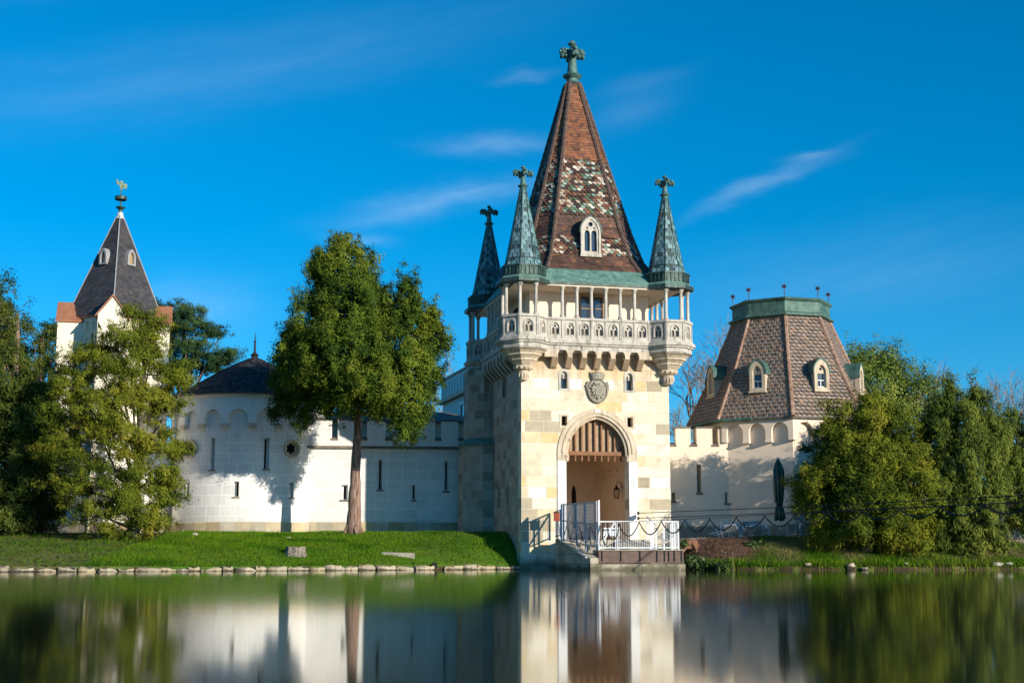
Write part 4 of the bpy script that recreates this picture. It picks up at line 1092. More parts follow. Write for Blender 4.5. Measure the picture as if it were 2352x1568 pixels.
for i in range(8):                                             # one gothic dormer on each slope
    T = facet_T((i + .5) * pi / 4 + OROT); zb = 8.55; ap_ = (4.42 - (zb - 8.2) * .5) * cos(pi / 8) + .10
    f = MB()
    f.plate([arched(.40, zb, zb + .95, zb + 1.55, 9), arched(.24, zb + .16, zb + .92, zb + 1.28, 9)], ap_ - .20, ap_ + .05, T)
    f.plate([rect(-.44, .44, zb - .06, zb + .03)], ap_ - .1, ap_ + .12, T)
    f.plate([arched(.24, zb + .85, zb + .92, zb + 1.28, 9), circ(0, zb + 1.08, .08, 8)], ap_ - .15, ap_ - .08, T)
    dmo = f.build('dormer', 'corbel', oc)
    MB().plate([arched(.38, zb + .02, zb + .95, zb + 1.5, 9)], ap_ - 1.1, ap_ - .21, T).build('dormer_cheek', 'pale', dmo)
    MB().plate([[(.47, zb + .85)] + arc_arch(.47, zb + .95, zb + 1.64, 9) + [(-.47, zb + .85), (-.41, zb + .85)] + arc_arch(.41, zb + .95, zb + 1.56, 9)[::-1] + [(.41, zb + .85)]], ap_ - 1.2, ap_ + .08, T).build('dormer_hood', 'copper_crown', dmo)
    wf = MB(); wf.plate([rect(-.22, .22, zb + .18, zb + .90), rect(-.18, -.015, zb + .22, zb + .5), rect(.015, .18, zb + .22, zb + .5), rect(-.18, .18, zb + .54, zb + .86)], ap_ - .13, ap_ - .09, T); wf.build('window_frame', 'white_metal', dmo)
    MB().plate([arched(.24, zb + .16, zb + .92, zb + 1.28, 9)], ap_ - .19, ap_ - .16, T).build('pane', 'glass', dmo)

# cream battlemented wall between gate tower and octagonal tower
RX0, RY0 = 6.6, 66.35; rw = thing('curtain_wall', 'cream battlemented wall joining the gate tower to the octagonal tower', 'wall', (RX0, RY0, 0), R(1))
RWF = Frame(RX0, RY0, R(1))
curtain(rw, RWF, 5.75, 5.95, 6.82, [1545, 1593, 1643, 1697], .30, 5.98,
        [(1605, 1066, 1131, .11), (1671, 1130, 1155, .13), (1547, 1130, 1150, .08)], 'cream', 'cream', 'cope', (False, .002), (2.05, 'grey_stone'), pane='winframe', pk=.8)
disc = MB(); p = RWF.on(1572, 1195, 'v', -.25); disc.lathe([(.02, 0), (.135, .0), (.14, .03), (.13, .05), (.02, .055)], 24, T=Matrix.Translation((0, 0, 0)) @ Matrix.Rotation(pi / 2, 4, 'X'))
d_ = disc.build('round_sign', 'white_metal'); w_ = RWF.o + RWF.u * p.x + RWF.v * -.02; d_.location = (w_.x, w_.y, p.z); tag(d_, 'small white round disc fixed low on the cream wall beside the gate', 'sign')

cb = thing('courtyard_building', 'low courtyard building with brown roof just showing above the shaded curtain wall', 'building', (-6.3, 77.0, 0), R(4))
MB().box(-5.2, 4.4, 0, 5, 1.2, 8.15).build('wall', 'tan_plaster', cb)
mb = MB(); mb.loft([[(-5.5, -.35, 8.15), (4.7, -.35, 8.15), (4.7, 5.3, 8.15), (-5.5, 5.3, 8.15)], [(-5.5, -.35, 8.25), (4.7, -.35, 8.25), (4.7, 5.3, 8.25), (-5.5, 5.3, 8.25)], [(-3.5, 2.3, 9.0), (2.7, 2.3, 9.0), (2.7, 2.6, 9.0), (-3.5, 2.6, 9.0)]]); mb.build('roof', 'cope', cb)

# ------------------------------------------------------------------ white house seen behind the wall
hA, hB = at(1017, 975, 91.0), at(1078, 975, 84.0)
HA = math.atan2(hB.y - hA.y, hB.x - hA.x); HL = math.hypot(hB.x - hA.x, hB.y - hA.y)
hs_ = thing('white_house', 'white house with slotted parapet half hidden behind the gate tower', 'house', (hA.x, hA.y, 0), HA)
MB().box(0, HL + 3, 0, 7, 1.2, 10.75).build('wall', 'white_plaster', hs_)
MB().box(-.35, HL + 3, -.35, 7.2, 10.75, 11.0).build('cornice', 'copper_red', hs_)
mb = MB(); mb.plate([rect(-.1, HL + 3, 11.0, 12.3)] + [rect(.5 + i * .78, .72 + i * .78, 11.1, 12.05) for i in range(int((HL + 2) / .78))], -.2, .1, side_T(0)); mb.box(-.1, .1, .2, 7, 11.0, 12.3); mb.build('parapet', 'white_plaster', hs_)
MB().box(.2, HL + 2.9, .12, .2, 11.02, 12.2).build('slot_dark_sheet', 'cope', hs_)  # dark sheet added behind the slots so they look dark
MB().box(-.2, HL + 3, -.2, .3, 12.3, 12.42).build('parapet_coping', 'copper_red', hs_)
f = MB().plate([rect(5.2, 6.8, 6.6, 10.3), rect(5.35, 6.65, 6.75, 10.15)], 0, .10, side_T(0)).build('window', 'grey_metal', hs_); MB().plate([rect(5.35, 6.65, 6.75, 10.15)], -.01, .03, side_T(0)).build('pane', 'glass', f)

# ------------------------------------------------------------------ trees
def leaf_quads(cent, per, spread, l, w, cols, rng, droop=0.0, flat=1.0, jit=.25, vert=0.0, out=None):
    """diamond leaves scattered in tufts: cent (N,3), cols (N,3), out = direction each tuft faces (N,3)"""
    nrm = lambda a: a / (np.linalg.norm(a, axis=1, keepdims=True) + 1e-9)
    n = len(cent); c = np.repeat(cent, per, 0); k = len(c)
    off = rng.normal(size=(k, 3)) * np.repeat(np.broadcast_to(np.asarray(spread), (n,)), per)[:, None] * np.array([1, 1, flat])
    p = c + off
    face = nrm(off) * .6 + rng.normal(size=(k, 3)) * .34
    if out is not None: face = face + np.repeat(out, per, 0) * .75
    face[:, 2] += .15; face = nrm(face)
    d = rng.normal(size=(k, 3)); d[:, 2] += vert * 2 - droop * 2; d = nrm(d - face * np.sum(d * face, 1, keepdims=True)); s = np.cross(face, d)
    ll = (l * rng.uniform(.6, 1.35, k))[:, None]; ww = (w * rng.uniform(.6, 1.35, k))[:, None]
    v = np.stack([p - d * ll * .5, p + s * ww * .5, p + d * ll * .5, p - s * ww * .5], 1).reshape(-1, 3)
    col = np.repeat(cols, per, 0) * (1 + rng.uniform(-jit, jit, k))[:, None]
    return v, np.arange(k * 4).reshape(-1, 4), np.repeat(col, 4, 0)


def lobe_points(lobes, dens, rng, inner=.45, top_bias=0.0):
    """tuft centres on and inside ellipsoid lobes [(centre, rx, ry, rz)]"""
    out = []; lob = []
    for i, (c, rx, ry, rz) in enumerate(lobes):
        area = 4 * pi * ((rx * ry) ** 1.6 + (rx * rz) ** 1.6 + (ry * rz) ** 1.6) ** (1 / 1.6) / 3 ** (1 / 1.6)
        n = max(4, int(area * dens)); d = rng.normal(size=(n, 3)); d /= np.linalg.norm(d, axis=1, keepdims=True)
        r = np.where(rng.rand(n) < inner, rng.uniform(.35, .9, n), rng.uniform(.85, 1.08, n))
        out.append(np.array(c) + d * r[:, None] * np.array([rx, ry, rz])); lob += [i] * n
    P = np.concatenate(out); lob = np.array(lob); keep = np.ones(len(P), bool)
    for i, (c, rx, ry, rz) in enumerate(lobes):
        q = np.linalg.norm((P - np.array(c)) / np.array([rx, ry, rz]), axis=1); keep &= ~((q < .62) & (lob != i) & (rng.rand(len(P)) < .75))
    return P[keep], lob[keep]


def px_lobes(L, Y):
    """lobes given by where they are seen: (px, py, half width px, half height px, depth offset m, depth radius m)"""
    out = []
    for px, py, rx, rz, dy, ry in L:
        c = at(px, py, Y + dy); k = (Y + dy) / FD; out.append(((c.x, c.y, c.z), rx * k, ry, rz * k))
    return out


def tree(name, label, base, lobes, pal, rng_seed, bd=1.5, sprays=9, bough=(.20, .20, .22), per=34, tuft=.11, l=.13, w=.05, trunk=None, limbs=8, bark='bark', group=None, inner=.35, droop=0.0, vert=0.0, cat='tree', trunk_r=.3, flat=1.0, limb_z=0.0, hollow=.33):
    rng = np.random.RandomState(rng_seed); t = thing(name, label, cat, base, 0, group); B = np.array(base)
    # boughs sit on the lobes of the crown, sprays sit on each bough, leaves on each spray
    BP, blob_ = lobe_points(lobes, bd, rng, inner); LC = np.array([c for c, *_ in lobes]); bo = BP - LC[blob_]; bo /= np.linalg.norm(bo, axis=1, keepdims=True) + 1e-6
    hol = vnoise(BP[:, 0] * 1.0 + BP[:, 1] * .8, BP[:, 2] + BP[:, 1] * .4, 1.15, rng_seed + 3) * .7 + vnoise(BP[:, 0], BP[:, 2], 2.6, rng_seed + 5) * .3 > hollow
    BP, blob_, bo = BP[hol], blob_[hol], bo[hol]
    nb = len(BP); bsz = rng.uniform(.6, 1.35, nb); hang = np.array([0, 0, -.12 * droop])
    lean_ = bo * .35 + np.array([0, 0, vert * 1.2 - droop * .8]); k = np.repeat(np.arange(nb), sprays)
    off = rng.normal(size=(len(k), 3)) * np.array(bough); ax = rng.uniform(-1, 1, len(k))
    P = BP[k] + (off + lean_[k] * ax[:, None] * .55) * bsz[k][:, None]; out = off / (np.linalg.norm(off, axis=1, keepdims=True) + 1e-6) * .6 + bo[k] * .7
    k_ = P[:, 2] > ground_z(P[:, 0], P[:, 1]) + .12; P, out, k = P[k_], out[k_], k[k_]
    pal = np.array(pal); shift = rng.uniform(-.22, .22, nb) + rng.uniform(-.15, .15, len(lobes))[blob_]
    mixv = np.clip(vnoise(BP[:, 0] + BP[:, 1] * .7, BP[:, 2], .7, rng_seed)[k] * .55 + rng.rand(len(k)) * .35 + shift[k] + .05, 0, .999)
    f = mixv * (len(pal) - 1); i = f.astype(int); fr = (f - i)[:, None]
    cols = pal[i] * (1 - fr) + pal[np.minimum(i + 1, len(pal) - 1)] * fr
    v, q, c = leaf_quads(P - B, per, tuft * rng.uniform(.7, 1.3, len(P)), l, w, cols, rng, droop, flat, vert=vert, out=out)
    np_mesh('crown', v, q, c, 'leaf', t); nl = len(lobes)
    mb = MB(); rnd = random.Random(rng_seed)
    tr = [Vector(p) - Vector(base) for p in trunk]; n = len(tr)
    rad = [trunk_r * (1.08 if k == 0 else 1 - .75 * k / (n - 1)) for k in range(n)]
    # gently fluted trunk
    pts = []; rr = []
    for k in range(n - 1):
        for j in range(5): pts.append(tr[k].lerp(tr[k + 1], j / 5) + Vector((rnd.uniform(-1, 1), rnd.uniform(-1, 1), 0)) * trunk_r * .07); rr.append((rad[k] * (1 - j / 5) + rad[k + 1] * j / 5) * rnd.uniform(.95, 1.06))
    pts.append(tr[-1]); rr.append(rad[-1]); mb.tube(pts, rr, 12)
    if name == 'yew_tree':                                         # a second stem fused along the trunk, gently twisting
        n2 = len(pts); mb.tube([p + Vector((.20 * cos(.5 + 2.2 * j / n2), .16 * sin(.5 + 2.2 * j / n2), 0)) * min(1, .35 + j / n2 * 1.3) for j, p in enumerate(pts)], [r_ * .72 for r_ in rr], 10)
        for a_ in (.3, 1.9, 3.6, 5.1): mb.tube([pts[0] + Vector((.2 * cos(a_), .2 * sin(a_), .5)), pts[0] + Vector((.42 * cos(a_), .42 * sin(a_), .08)), pts[0] + Vector((.7 * cos(a_), .7 * sin(a_), -.06))], [.14, .10, .03], 6)
    idx = list(range(nl)); rnd.shuffle(idx)
    for li in idx[:limbs]:
        c = Vector(lobes[li][0]) - Vector(base)
        k = rnd.uniform(.35, .95); zt = min(max(c.z * k * .8, tr[0].z + .4, limb_z), tr[-1].z)
        st = min(pts, key=lambda p: abs(p.z - zt)); r0 = rr[pts.index(st)] * .45
        md = st.lerp(c, .5) + Vector((rnd.uniform(-.2, .2), rnd.uniform(-.2, .2), -.15 + rnd.uniform(-.1, .2)))
        mb.tube([st, md, c], [r0, r0 * .6, r0 * .2], 6)
        for _ in range(3):
            e = c + Vector((rnd.uniform(-1, 1) * lobes[li][1], rnd.uniform(-1, 1) * lobes[li][2], rnd.uniform(-.6, .9) * lobes[li][3])) * .8
            mb.tube([md.lerp(c, rnd.random()), e], [r0 * .3, r0 * .08], 4)
    mb.build('trunk', bark, t, smooth=True)
    return t


def gbase(px, py, Y):
    p = at(px, py, Y); return (p.x, Y, float(ground_z(p.x, Y)) - .06)


YEW = [(0.012, 0.031, 0.007), (0.035, 0.071, 0.011), (0.078, 0.125, 0.014), (0.132, 0.177, 0.019), (0.195, 0.218, 0.026)]
CYP = [(0.022, 0.043, 0.007), (0.065, 0.094, 0.011), (0.129, 0.159, 0.015), (0.190, 0.204, 0.020), (0.252, 0.224, 0.025)]
DARK = [(.016, .034, .010), (.040, .066, .014), (.078, .105, .018), (.125, .145, .024)]
PINE = [(0.014, 0.038, 0.017), (0.036, 0.074, 0.026), (0.072, 0.130, 0.038)]
SPRING = [(0.057, 0.089, 0.021), (0.121, 0.177, 0.032), (0.202, 0.253, 0.046), (0.266, 0.298, 0.063)]

b_ = gbase(812, 1224, 64.85)
tree('yew_tree', 'broad dark green tree with bare reddish trunk standing on the lawn before the white wall', b_,
     px_lobes([(788, 640, 62, 72, 0, 1.2), (745, 620, 36, 40, -.2, .8), (832, 625, 34, 46, .2, .8), (800, 710, 98, 90, 0, 1.8), (722, 745, 68, 75, .4, 1.5), (855, 762, 64, 70, .3, 1.5),
               (934, 700, 30, 64, .3, .8), (930, 770, 62, 80, .3, 1.3), (995, 768, 38, 52, .3, .8), (1000, 725, 18, 22, .3, .4), (690, 835, 66, 72, .7, 1.4), (790, 810, 110, 95, -1.0, 1.6), (790, 820, 110, 100, 1.0, 1.6), (900, 850, 85, 85, -.4, 1.6),
               (962, 855, 50, 70, .2, 1.1), (660, 888, 42, 54, 1.7, .9), (720, 880, 60, 42, .6, 1.1), (835, 882, 85, 42, -.8, 1.3), (945, 920, 55, 62, .0, 1.1), (700, 955, 20, 26, 1.8, .4), (648, 935, 30, 26, 1.8, .5), (928, 985, 30, 36, -.2, .5), (880, 920, 48, 38, .5, .9), (770, 925, 46, 30, .6, .9), (815, 905, 60, 34, .9, 1.0), (740, 905, 40, 34, .3, .8), (790, 560, 12, 14, 0, .3), (932, 648, 12, 20, .3, .3), (765, 578, 14, 14, 0, .3), (820, 575, 14, 14, 0, .3)], 62),
     YEW, 11, bd=2.7, hollow=.27, sprays=10, bough=(.16, .16, .26), per=34, tuft=.105, l=.14, w=.052, trunk=[b_, (b_[0] + .04, 64.85, 3.6), (b_[0] + .06, 64.9, 5.6), (b_[0] + .1, 64.95, 7.4), (b_[0] - .1, 64.85, 11)], trunk_r=.34, limbs=14, vert=.15, limb_z=6.0)
b_ = gbase(308, 1240, 60)
tree('feathery_cypress', 'olive feathery conifer on the lawn, open crown hiding the foot of the ivory tower', b_,
     px_lobes([(322, 745, 36, 40, 0, .7), (300, 722, 16, 20, 0, .4), (268, 790, 48, 40, -.2, .9), (350, 790, 36, 46, .2, .8), (212, 822, 45, 36, 0, .9), (300, 850, 70, 44, -.5, 1.0), (395, 845, 44, 26, .1, .7), (428, 868, 24, 15, .1, .4), (165, 878, 55, 36, 0, 1), (345, 915, 62, 40, .3, 1.1), (250, 925, 60, 36, -.6, 1.0),
               (128, 945, 45, 36, 0, .9), (215, 965, 58, 34, -.5, 1.1), (385, 955, 36, 36, .2, .8), (160, 1020, 64, 38, -.2, 1.1), (290, 1010, 62, 38, -.8, 1.1), (370, 1030, 44, 38, .3, .9), (225, 1085, 58, 36, -.3, 1.1), (340, 1095, 58, 38, -.3, 1.2), (170, 1110, 40, 30, -.2, .8), (280, 1150, 58, 36, -.7, 1.1), (370, 1150, 40, 34, .2, .9), (215, 1175, 48, 30, -.2, .9), (330, 1195, 46, 24, -.4, .9), (260, 1215, 36, 18, -.3, .7)], 60),
     CYP, 23, bd=1.9, hollow=.28, sprays=10, bough=(.26, .26, .14), per=36, tuft=.12, l=.19, w=.036, trunk=[b_, (b_[0] + .0, 60, 4), (b_[0] + .1, 60, 8), (b_[0] + .15, 60, 11.5)], trunk_r=.24, limbs=25, bark='bark_grey', droop=.25, flat=.8)
b_ = gbase(20, 1232, 63.5)
tree('dark_conifer', 'tall dark evergreen at the left edge of the lawn', b_,
     px_lobes([(2, 680, 26, 60, 0, .8), (14, 770, 40, 60, 0, 1.1), (-10, 860, 60, 80, 0, 1.5), (-70, 760, 60, 120, 0, 1.6), (30, 880, 60, 80, -.3, 1.6), (-40, 980, 90, 90, 0, 1.9), (50, 980, 75, 80, -.4, 1.7), (-60, 1090, 90, 80, 0, 1.8), (40, 1080, 80, 80, -.5, 1.8), (0, 1170, 110, 55, -.3, 1.8)], 63.5),
     DARK, 31, hollow=.2, bd=1.5, sprays=9, bough=(.24, .24, .20), per=34, tuft=.13, l=.17, w=.05, trunk=[b_, (b_[0], 63.5, 6), (b_[0] - .2, 63.5, 12)], trunk_r=.35, limbs=10)
b_ = gbase(95, 1230, 65.0)
tree('dark_conifer', 'shorter dark evergreen with pointed tips beside the ivory tower', b_,
     px_lobes([(58, 760, 18, 38, 0, .5), (95, 775, 18, 36, 0, .5), (75, 830, 42, 55, 0, 1.1), (110, 860, 34, 60, 0, .9), (80, 930, 60, 70, 0, 1.4), (110, 1010, 48, 70, 0, 1.3), (85, 1090, 62, 70, 0, 1.5), (110, 1160, 46, 50, 0, 1.3), (60, 1190, 60, 40, 0, 1.4)], 65.0),
     DARK, 37, bd=1.6, sprays=9, bough=(.20, .20, .24), per=34, tuft=.12, l=.16, w=.05, trunk=[b_, (b_[0], 65, 5), (b_[0], 65, 10)], trunk_r=.25, limbs=8)
b_ = gbase(1990, 1262, 59.6)
tree('feathery_cypress', 'broad olive conifer on the bank in front of the octagonal tower', b_,
     px_lobes([(1925, 955, 34, 42, 0, .9), (1995, 945, 40, 42, 0, 1.0), (1965, 1000, 78, 55, -.3, 1.6), (2050, 985, 48, 55, .2, 1.2), (1895, 1020, 40, 46, 0, 1.0), (2090, 1040, 46, 60, .2, 1.2), (1990, 1060, 92, 55, -.9, 1.5), (1880, 1080, 42, 40, 0, 1.0), (1850, 1105, 34, 28, 0, .8), (2075, 1110, 62, 55, -.3, 1.4), (1940, 1130, 80, 50, -.9, 1.5), (2030, 1150, 80, 50, -.7, 1.5), (1865, 1155, 36, 30, .1, .9), (2110, 1170, 44, 55, .1, 1.2), (1905, 1195, 46, 32, -.5, 1.0), (1990, 1205, 70, 38, -.8, 1.4), (1915, 1230, 32, 24, -.5, .7), (2070, 1225, 62, 38, -.3, 1.2), (2090, 1255, 42, 24, -.4, .9)], 59.6),
     CYP, 41, bd=1.8, hollow=.24, sprays=10, bough=(.22, .22, .18), per=36, tuft=.115, l=.17, w=.044, trunk=[b_, (b_[0], 59.6, 3), (b_[0] - .1, 59.6, 5), (b_[0], 59.6, 7.4)], trunk_r=.28, limbs=16, droop=.15)
DK2 = [(0.028, 0.050, 0.012), (0.073, 0.109, 0.019), (0.136, 0.177, 0.028), (0.212, 0.236, 0.040)]
b_ = gbase(2215, 1275, 60.2)
tree('drooping_conifer', 'tall dark green drooping conifer with several pointed tips at the right bank', b_,
     px_lobes([(2188, 905, 15, 36, 0, .5), (2238, 915, 18, 40, 0, .5), (2155, 945, 26, 46, 0, .8), (2205, 970, 40, 60, -.2, 1.1), (2262, 965, 26, 50, .1, .8), (2145, 1020, 34, 60, .1, 1.0), (2220, 1040, 56, 70, -.4, 1.3), (2285, 1030, 30, 60, .1, 1.0), (2165, 1100, 48, 55, -.1, 1.2), (2250, 1120, 56, 60, -.4, 1.3), (2180, 1170, 40, 44, -.2, 1.0), (2235, 1190, 44, 50, -.5, 1.1), (2225, 1240, 36, 40, -.5, .9), (2275, 1230, 34, 44, -.2, .9), (2165, 1225, 28, 30, -.3, .7)], 60.2),
     DK2, 43, bd=1.9, hollow=.22, sprays=10, bough=(.14, .14, .30), per=34, tuft=.10, l=.20, w=.040, trunk=[b_, (b_[0], 60.2, 3), (b_[0], 60.2, 7)], trunk_r=.22, limbs=10, bark='bark_grey', droop=.9)
b_ = gbase(2312, 1262, 61.5)
tree('drooping_conifer', 'leaning dark conifer with a bare reddish trunk at the right edge', b_,
     px_lobes([(2318, 990, 26, 46, 0, .8), (2345, 1060, 46, 60, 0, 1.2), (2390, 1020, 46, 90, 0, 1.4), (2330, 1120, 40, 46, -.2, 1.1), (2380, 1150, 60, 60, 0, 1.4), (2345, 1180, 34, 30, -.3, .8), (2430, 1100, 60, 120, .4, 1.6)], 61.5),
     DK2, 47, bd=1.6, sprays=10, bough=(.15, .15, .28), per=34, tuft=.105, l=.18, w=.042, trunk=[b_, (b_[0] + .25, 61.5, 3.4), (b_[0] + .7, 61.5, 7)], trunk_r=.2, limbs=7, bark='bark', droop=.6)
b_ = gbase(1965, 1200, 88)
tree('spring_tree', 'pale green leafy tree rising behind the octagonal tower', b_,
     px_lobes([(1985, 830, 55, 42, 0, 2.0), (2040, 830, 45, 36, 0, 1.6), (1950, 850, 40, 50, 0, 1.8), (2080, 870, 60, 45, 0, 1.9), (2000, 900, 90, 60, 0, 2.6), (2110, 920, 60, 60, 0, 2), (2030, 980, 110, 70, 0, 3), (1990, 1080, 100, 80, 0, 3)], 88),
     SPRING, 53, bd=.95, hollow=.24, sprays=8, bough=(.40, .40, .36), per=24, tuft=.2, l=.16, w=.075, trunk=[b_, (b_[0], 88, 7), (b_[0] + .4, 88, 13)], trunk_r=.3, limbs=12, bark='bark_grey', inner=.5)
b_ = gbase(420, 1200, 98)
tree('pine_tree', 'spreading dark pine behind the ivory tower with layered cushions of needles', b_,
     px_lobes([(385, 712, 50, 20, 0, 1.8), (430, 735, 60, 24, -1, 2.0), (478, 765, 36, 18, 0, 1.4), (390, 770, 48, 24, 1, 2.0), (445, 800, 46, 18, -1, 1.6), (515, 822, 38, 15, 0, 1.4), (470, 838, 50, 16, -1, 1.6), (400, 830, 48, 22, 0, 2.0), (375, 870, 44, 30, 0, 1.8), (330, 745, 55, 34, 2, 2.0), (130, 770, 30, 26, 3, 1.4), (118, 745, 16, 12, 3, .8)], 98),
     PINE, 59, bd=1.1, sprays=8, bough=(.34, .34, .12), per=34, tuft=.16, l=.26, w=.045, trunk=[b_, (b_[0], 98, 10), (b_[0] - .6, 98, 19)], trunk_r=.45, limbs=12, flat=.55, vert=.3)


def bare_tree(name, label, base, height, spread, seed, depth=5, lean=(0, 0), r0=.16, group=None, twig=1.0):
    rnd = random.Random(seed); t = thing(name, label, 'tree', base, 0, group); tr, tw = MB(), MB()
    def grow(p, d, L_, r, k):
        q = p + d * L_; md = (p + q) / 2 + Vector((rnd.uniform(-1, 1), rnd.uniform(-1, 1), rnd.uniform(-.5, .5))) * L_ * .07
        r = max(r, .011); (tr if k < 3 else tw).tube([p, md, q], [r, r * .85, r * .7], 6 if k < 3 else 3)
        if k >= depth: return
        nb = 3 if k > 0 else 4
        for i in range(nb + (1 if k == depth - 1 else 0)):
            ax = d.cross(Vector((rnd.uniform(-1, 1), rnd.uniform(-1, 1), rnd.uniform(-1, 1)))).normalized()
            nd = (Matrix.Rotation(rnd.uniform(.25, .75) * spread, 3, ax) @ d); nd.z += .12; nd.normalize()
            grow(p.lerp(q, rnd.uniform(.55, 1.0)) if i else q, nd, L_ * rnd.uniform(.58, .82), r * (.66 if i == 0 else .5), k + 1)
    grow(Vector((0, 0, 0)), Vector((lean[0], lean[1], 1)).normalized(), height * .34, r0, 0)
    tr.build('trunk', 'twig', t, smooth=True); tw.build('crown', 'twig', t, uv=False)
    return t


p = at(1570, 1200, 80); bare_tree('bare_tree', 'leafless grey tree between the gate tower and the octagonal roof', (p.x, 80, 1.5), 11.6, 1.15, 5, 6, (.05, 0), .24)
p = at(1625, 1200, 86); bare_tree('bare_tree', 'thin leafless tree partly behind the octagonal tiled roof', (p.x, 86, 1.5), 11.0, 1.15, 8, 6, (.08, 0), .18)
p = at(2120, 1200, 90); bare_tree('bare_tree', 'leafless tree showing its twigs right of the pale green tree', (p.x, 90, 1.5), 12.2, 1.1, 12, 5, (.05, 0), .15)
p = at(2300, 1200, 84); bare_tree('bare_tree', 'leafless tree with fine twigs above the right-hand conifers', (p.x, 84, 1.5), 11.6, 1.1, 19, 5, (.0, 0), .14)
p = at(2365, 1200, 80); bare_tree('bare_tree', 'leafless tree at the far right edge of the wood', (p.x, 80, 1.5), 11.4, 1.1, 27, 5, (-.05, 0), .14)
p = at(1020, 1200, 110); bare_tree('bare_tree', 'distant leafless tree glimpsed above the white house', (p.x, 110, 1.5), 17.5, 1.1, 33, 5, (.05, 0), .18)


def distant_woods():
    rng = np.random.RandomState(5); xs = np.concatenate([rng.uniform(18, 85, 2600), rng.uniform(-90, -24, 2300)])
    ys = rng.uniform(92, 125, len(xs)); z = 1.5 + rng.uniform(0, 1, len(xs)) * (5.0 + 2.5 * vnoise(xs, ys, .15, 2)); P = np.stack([xs, ys, z], 1)
    pal = np.array(DARK); cols = pal[rng.randint(0, 4, len(P))]
    v, q, c = leaf_quads(P, 34, .75, .34, .17, cols, rng); o = np_mesh('distant_woods', v, q, c, 'leaf'); kind(o, 'stuff', 'dark mass of woodland behind the castle')


distant_woods()

# ------------------------------------------------------------------ grass and small growth
def blades(name, label, n, xr, yr, h, keep, palette, seed, mname='grass', w=.022):
    rng = np.random.RandomState(seed); x = rng.uniform(*xr, n); y = rng.uniform(*yr, n); k = keep(x, y, rng); x, y = x[k], y[k]
    z = ground_z(x, y); n = len(x); ok = z > .0; x, y, z = x[ok], y[ok], z[ok]; n = len(x)
    hh = h * rng.uniform(.5, 1.3, n) * (.7 + .6 * vnoise(x, y, 1.1, 8)); a = rng.uniform(0, 2 * pi, n); ln = rng.normal(size=(n, 2)) * .35
    dx, dy = np.cos(a) * w / 2, np.sin(a) * w / 2; b = np.stack([x, y, z - .01], 1)
    v = np.stack([b + np.stack([dx, dy, 0 * dx], 1), b - np.stack([dx, dy, 0 * dx], 1), b + np.stack([ln[:, 0] * hh, ln[:, 1] * hh, hh], 1)], 1).reshape(-1, 3)
    pal = np.array(palette); m_ = np.clip(vnoise(x, y, .7, 9) * .8 + rng.rand(n) * .5 - .15, 0, .999) * (len(pal) - 1); i = m_.astype(int)
    c = pal[i] * (1 + rng.uniform(-.25, .25, n))[:, None]
    o = np_mesh(name, v, np.arange(n * 3).reshape(-1, 3), np.repeat(c, 3, 0) * np.tile(np.array([[.8], [.8], [1.15]]), (n, 1)), mname); kind(o, 'stuff', label); return o


GR = [(.034, .100, .004), (.070, .170, .006), (.105, .215, .008), (.16, .25, .014), (.055, .14, .006), (.20, .24, .025)]
DRY = [(0.090, 0.135, 0.030), (0.180, 0.180, 0.060), (0.300, 0.255, 0.112), (0.150, 0.195, 0.045)]
blades('grass', 'bright green mown lawn sloping to the pond edge', 130000, (-16, .8), (50, 67), .10, lambda x, y, r: (y > shore_y(x) + .25) & (r.rand(len(x)) < np.clip((x + 19 + 3 * vnoise(x, y, .5, 21)) * .22, .05, 1)), GR, 1)
blades('grass', 'thin olive grass on the lawn under the left trees', 60000, (-27, -12), (49.5, 66), .07, lambda x, y, r: (y > shore_y(x) + .25) & (r.rand(len(x)) < np.clip((-11 - x) * .35, .1, 1)), [(.055, .105, .008), (.085, .135, .012), (.125, .155, .026), (.045, .095, .008), (.17, .16, .05)], 2)
blades('grass', 'rough mixed grass on the bank right of the ferry', 90000, (8.2, 30), (57.4, 61.5), .13, lambda x, y, r: (y > shore_y(x) + .05) & (np.hypot((x - 9.0) / 2.0, (y - 60.3) / 1.9) > .9 + .5 * r.rand(len(x))) & (r.rand(len(x)) < np.clip((27 - x) * .12, .15, 1)), GR[:3] + DRY, 3)
blades('reeds', 'taller green blades along the water edge of the right bank', 16000, (8.0, 26), (57.2, 59.2), .26, lambda x, y, r: (y < shore_y(x) + .5) & (y > shore_y(x) - .02) & (vnoise(x, y, .9, 4) > .25), GR + [(.17, .16, .03), (.20, .15, .06)], 4, w=.04)


blades('grass', 'ragged longer grass hanging over the edging stones', 15000, (-26, .4), (49, 63), .17, lambda x, y, r: (y > shore_y(x) + .14) & (y < shore_y(x) + .55) & (vnoise(x, y, 1.3, 14) > .40), GR + DRY, 15, w=.03)
blades('grass', 'longer tufts of grass scattered in the lawn', 16000, (-26, .2), (50, 66), .19, lambda x, y, r: (y > shore_y(x) + .4) & (vnoise(x, y, .9, 17) > .66), GR[:4], 18, w=.03)


def flowers(name, label, n, col, seed, xr, size=.045):
    rng = np.random.RandomState(seed); x = rng.uniform(*xr, n * 3); y = rng.uniform(50, 66, n * 3); k = (y > shore_y(x) + .4) & (vnoise(x, y, .35, seed) > .45); x, y = x[k][:n], y[k][:n]
    z = ground_z(x, y) + rng.uniform(.08, .16, len(x)); c = np.stack([x, y, z], 1); a = size * rng.uniform(.6, 1.2, len(x)); d = np.array([[-1, 0, -.6], [0, -.5, -.2], [1, 0, .6], [0, .5, .2]])
    v = (c[:, None] + d[None] * a[:, None, None]).reshape(-1, 3); o = np_mesh(name, v, np.arange(len(v)).reshape(-1, 4), np.tile(np.array(col), (len(v), 1)), 'petal'); kind(o, 'stuff', label)


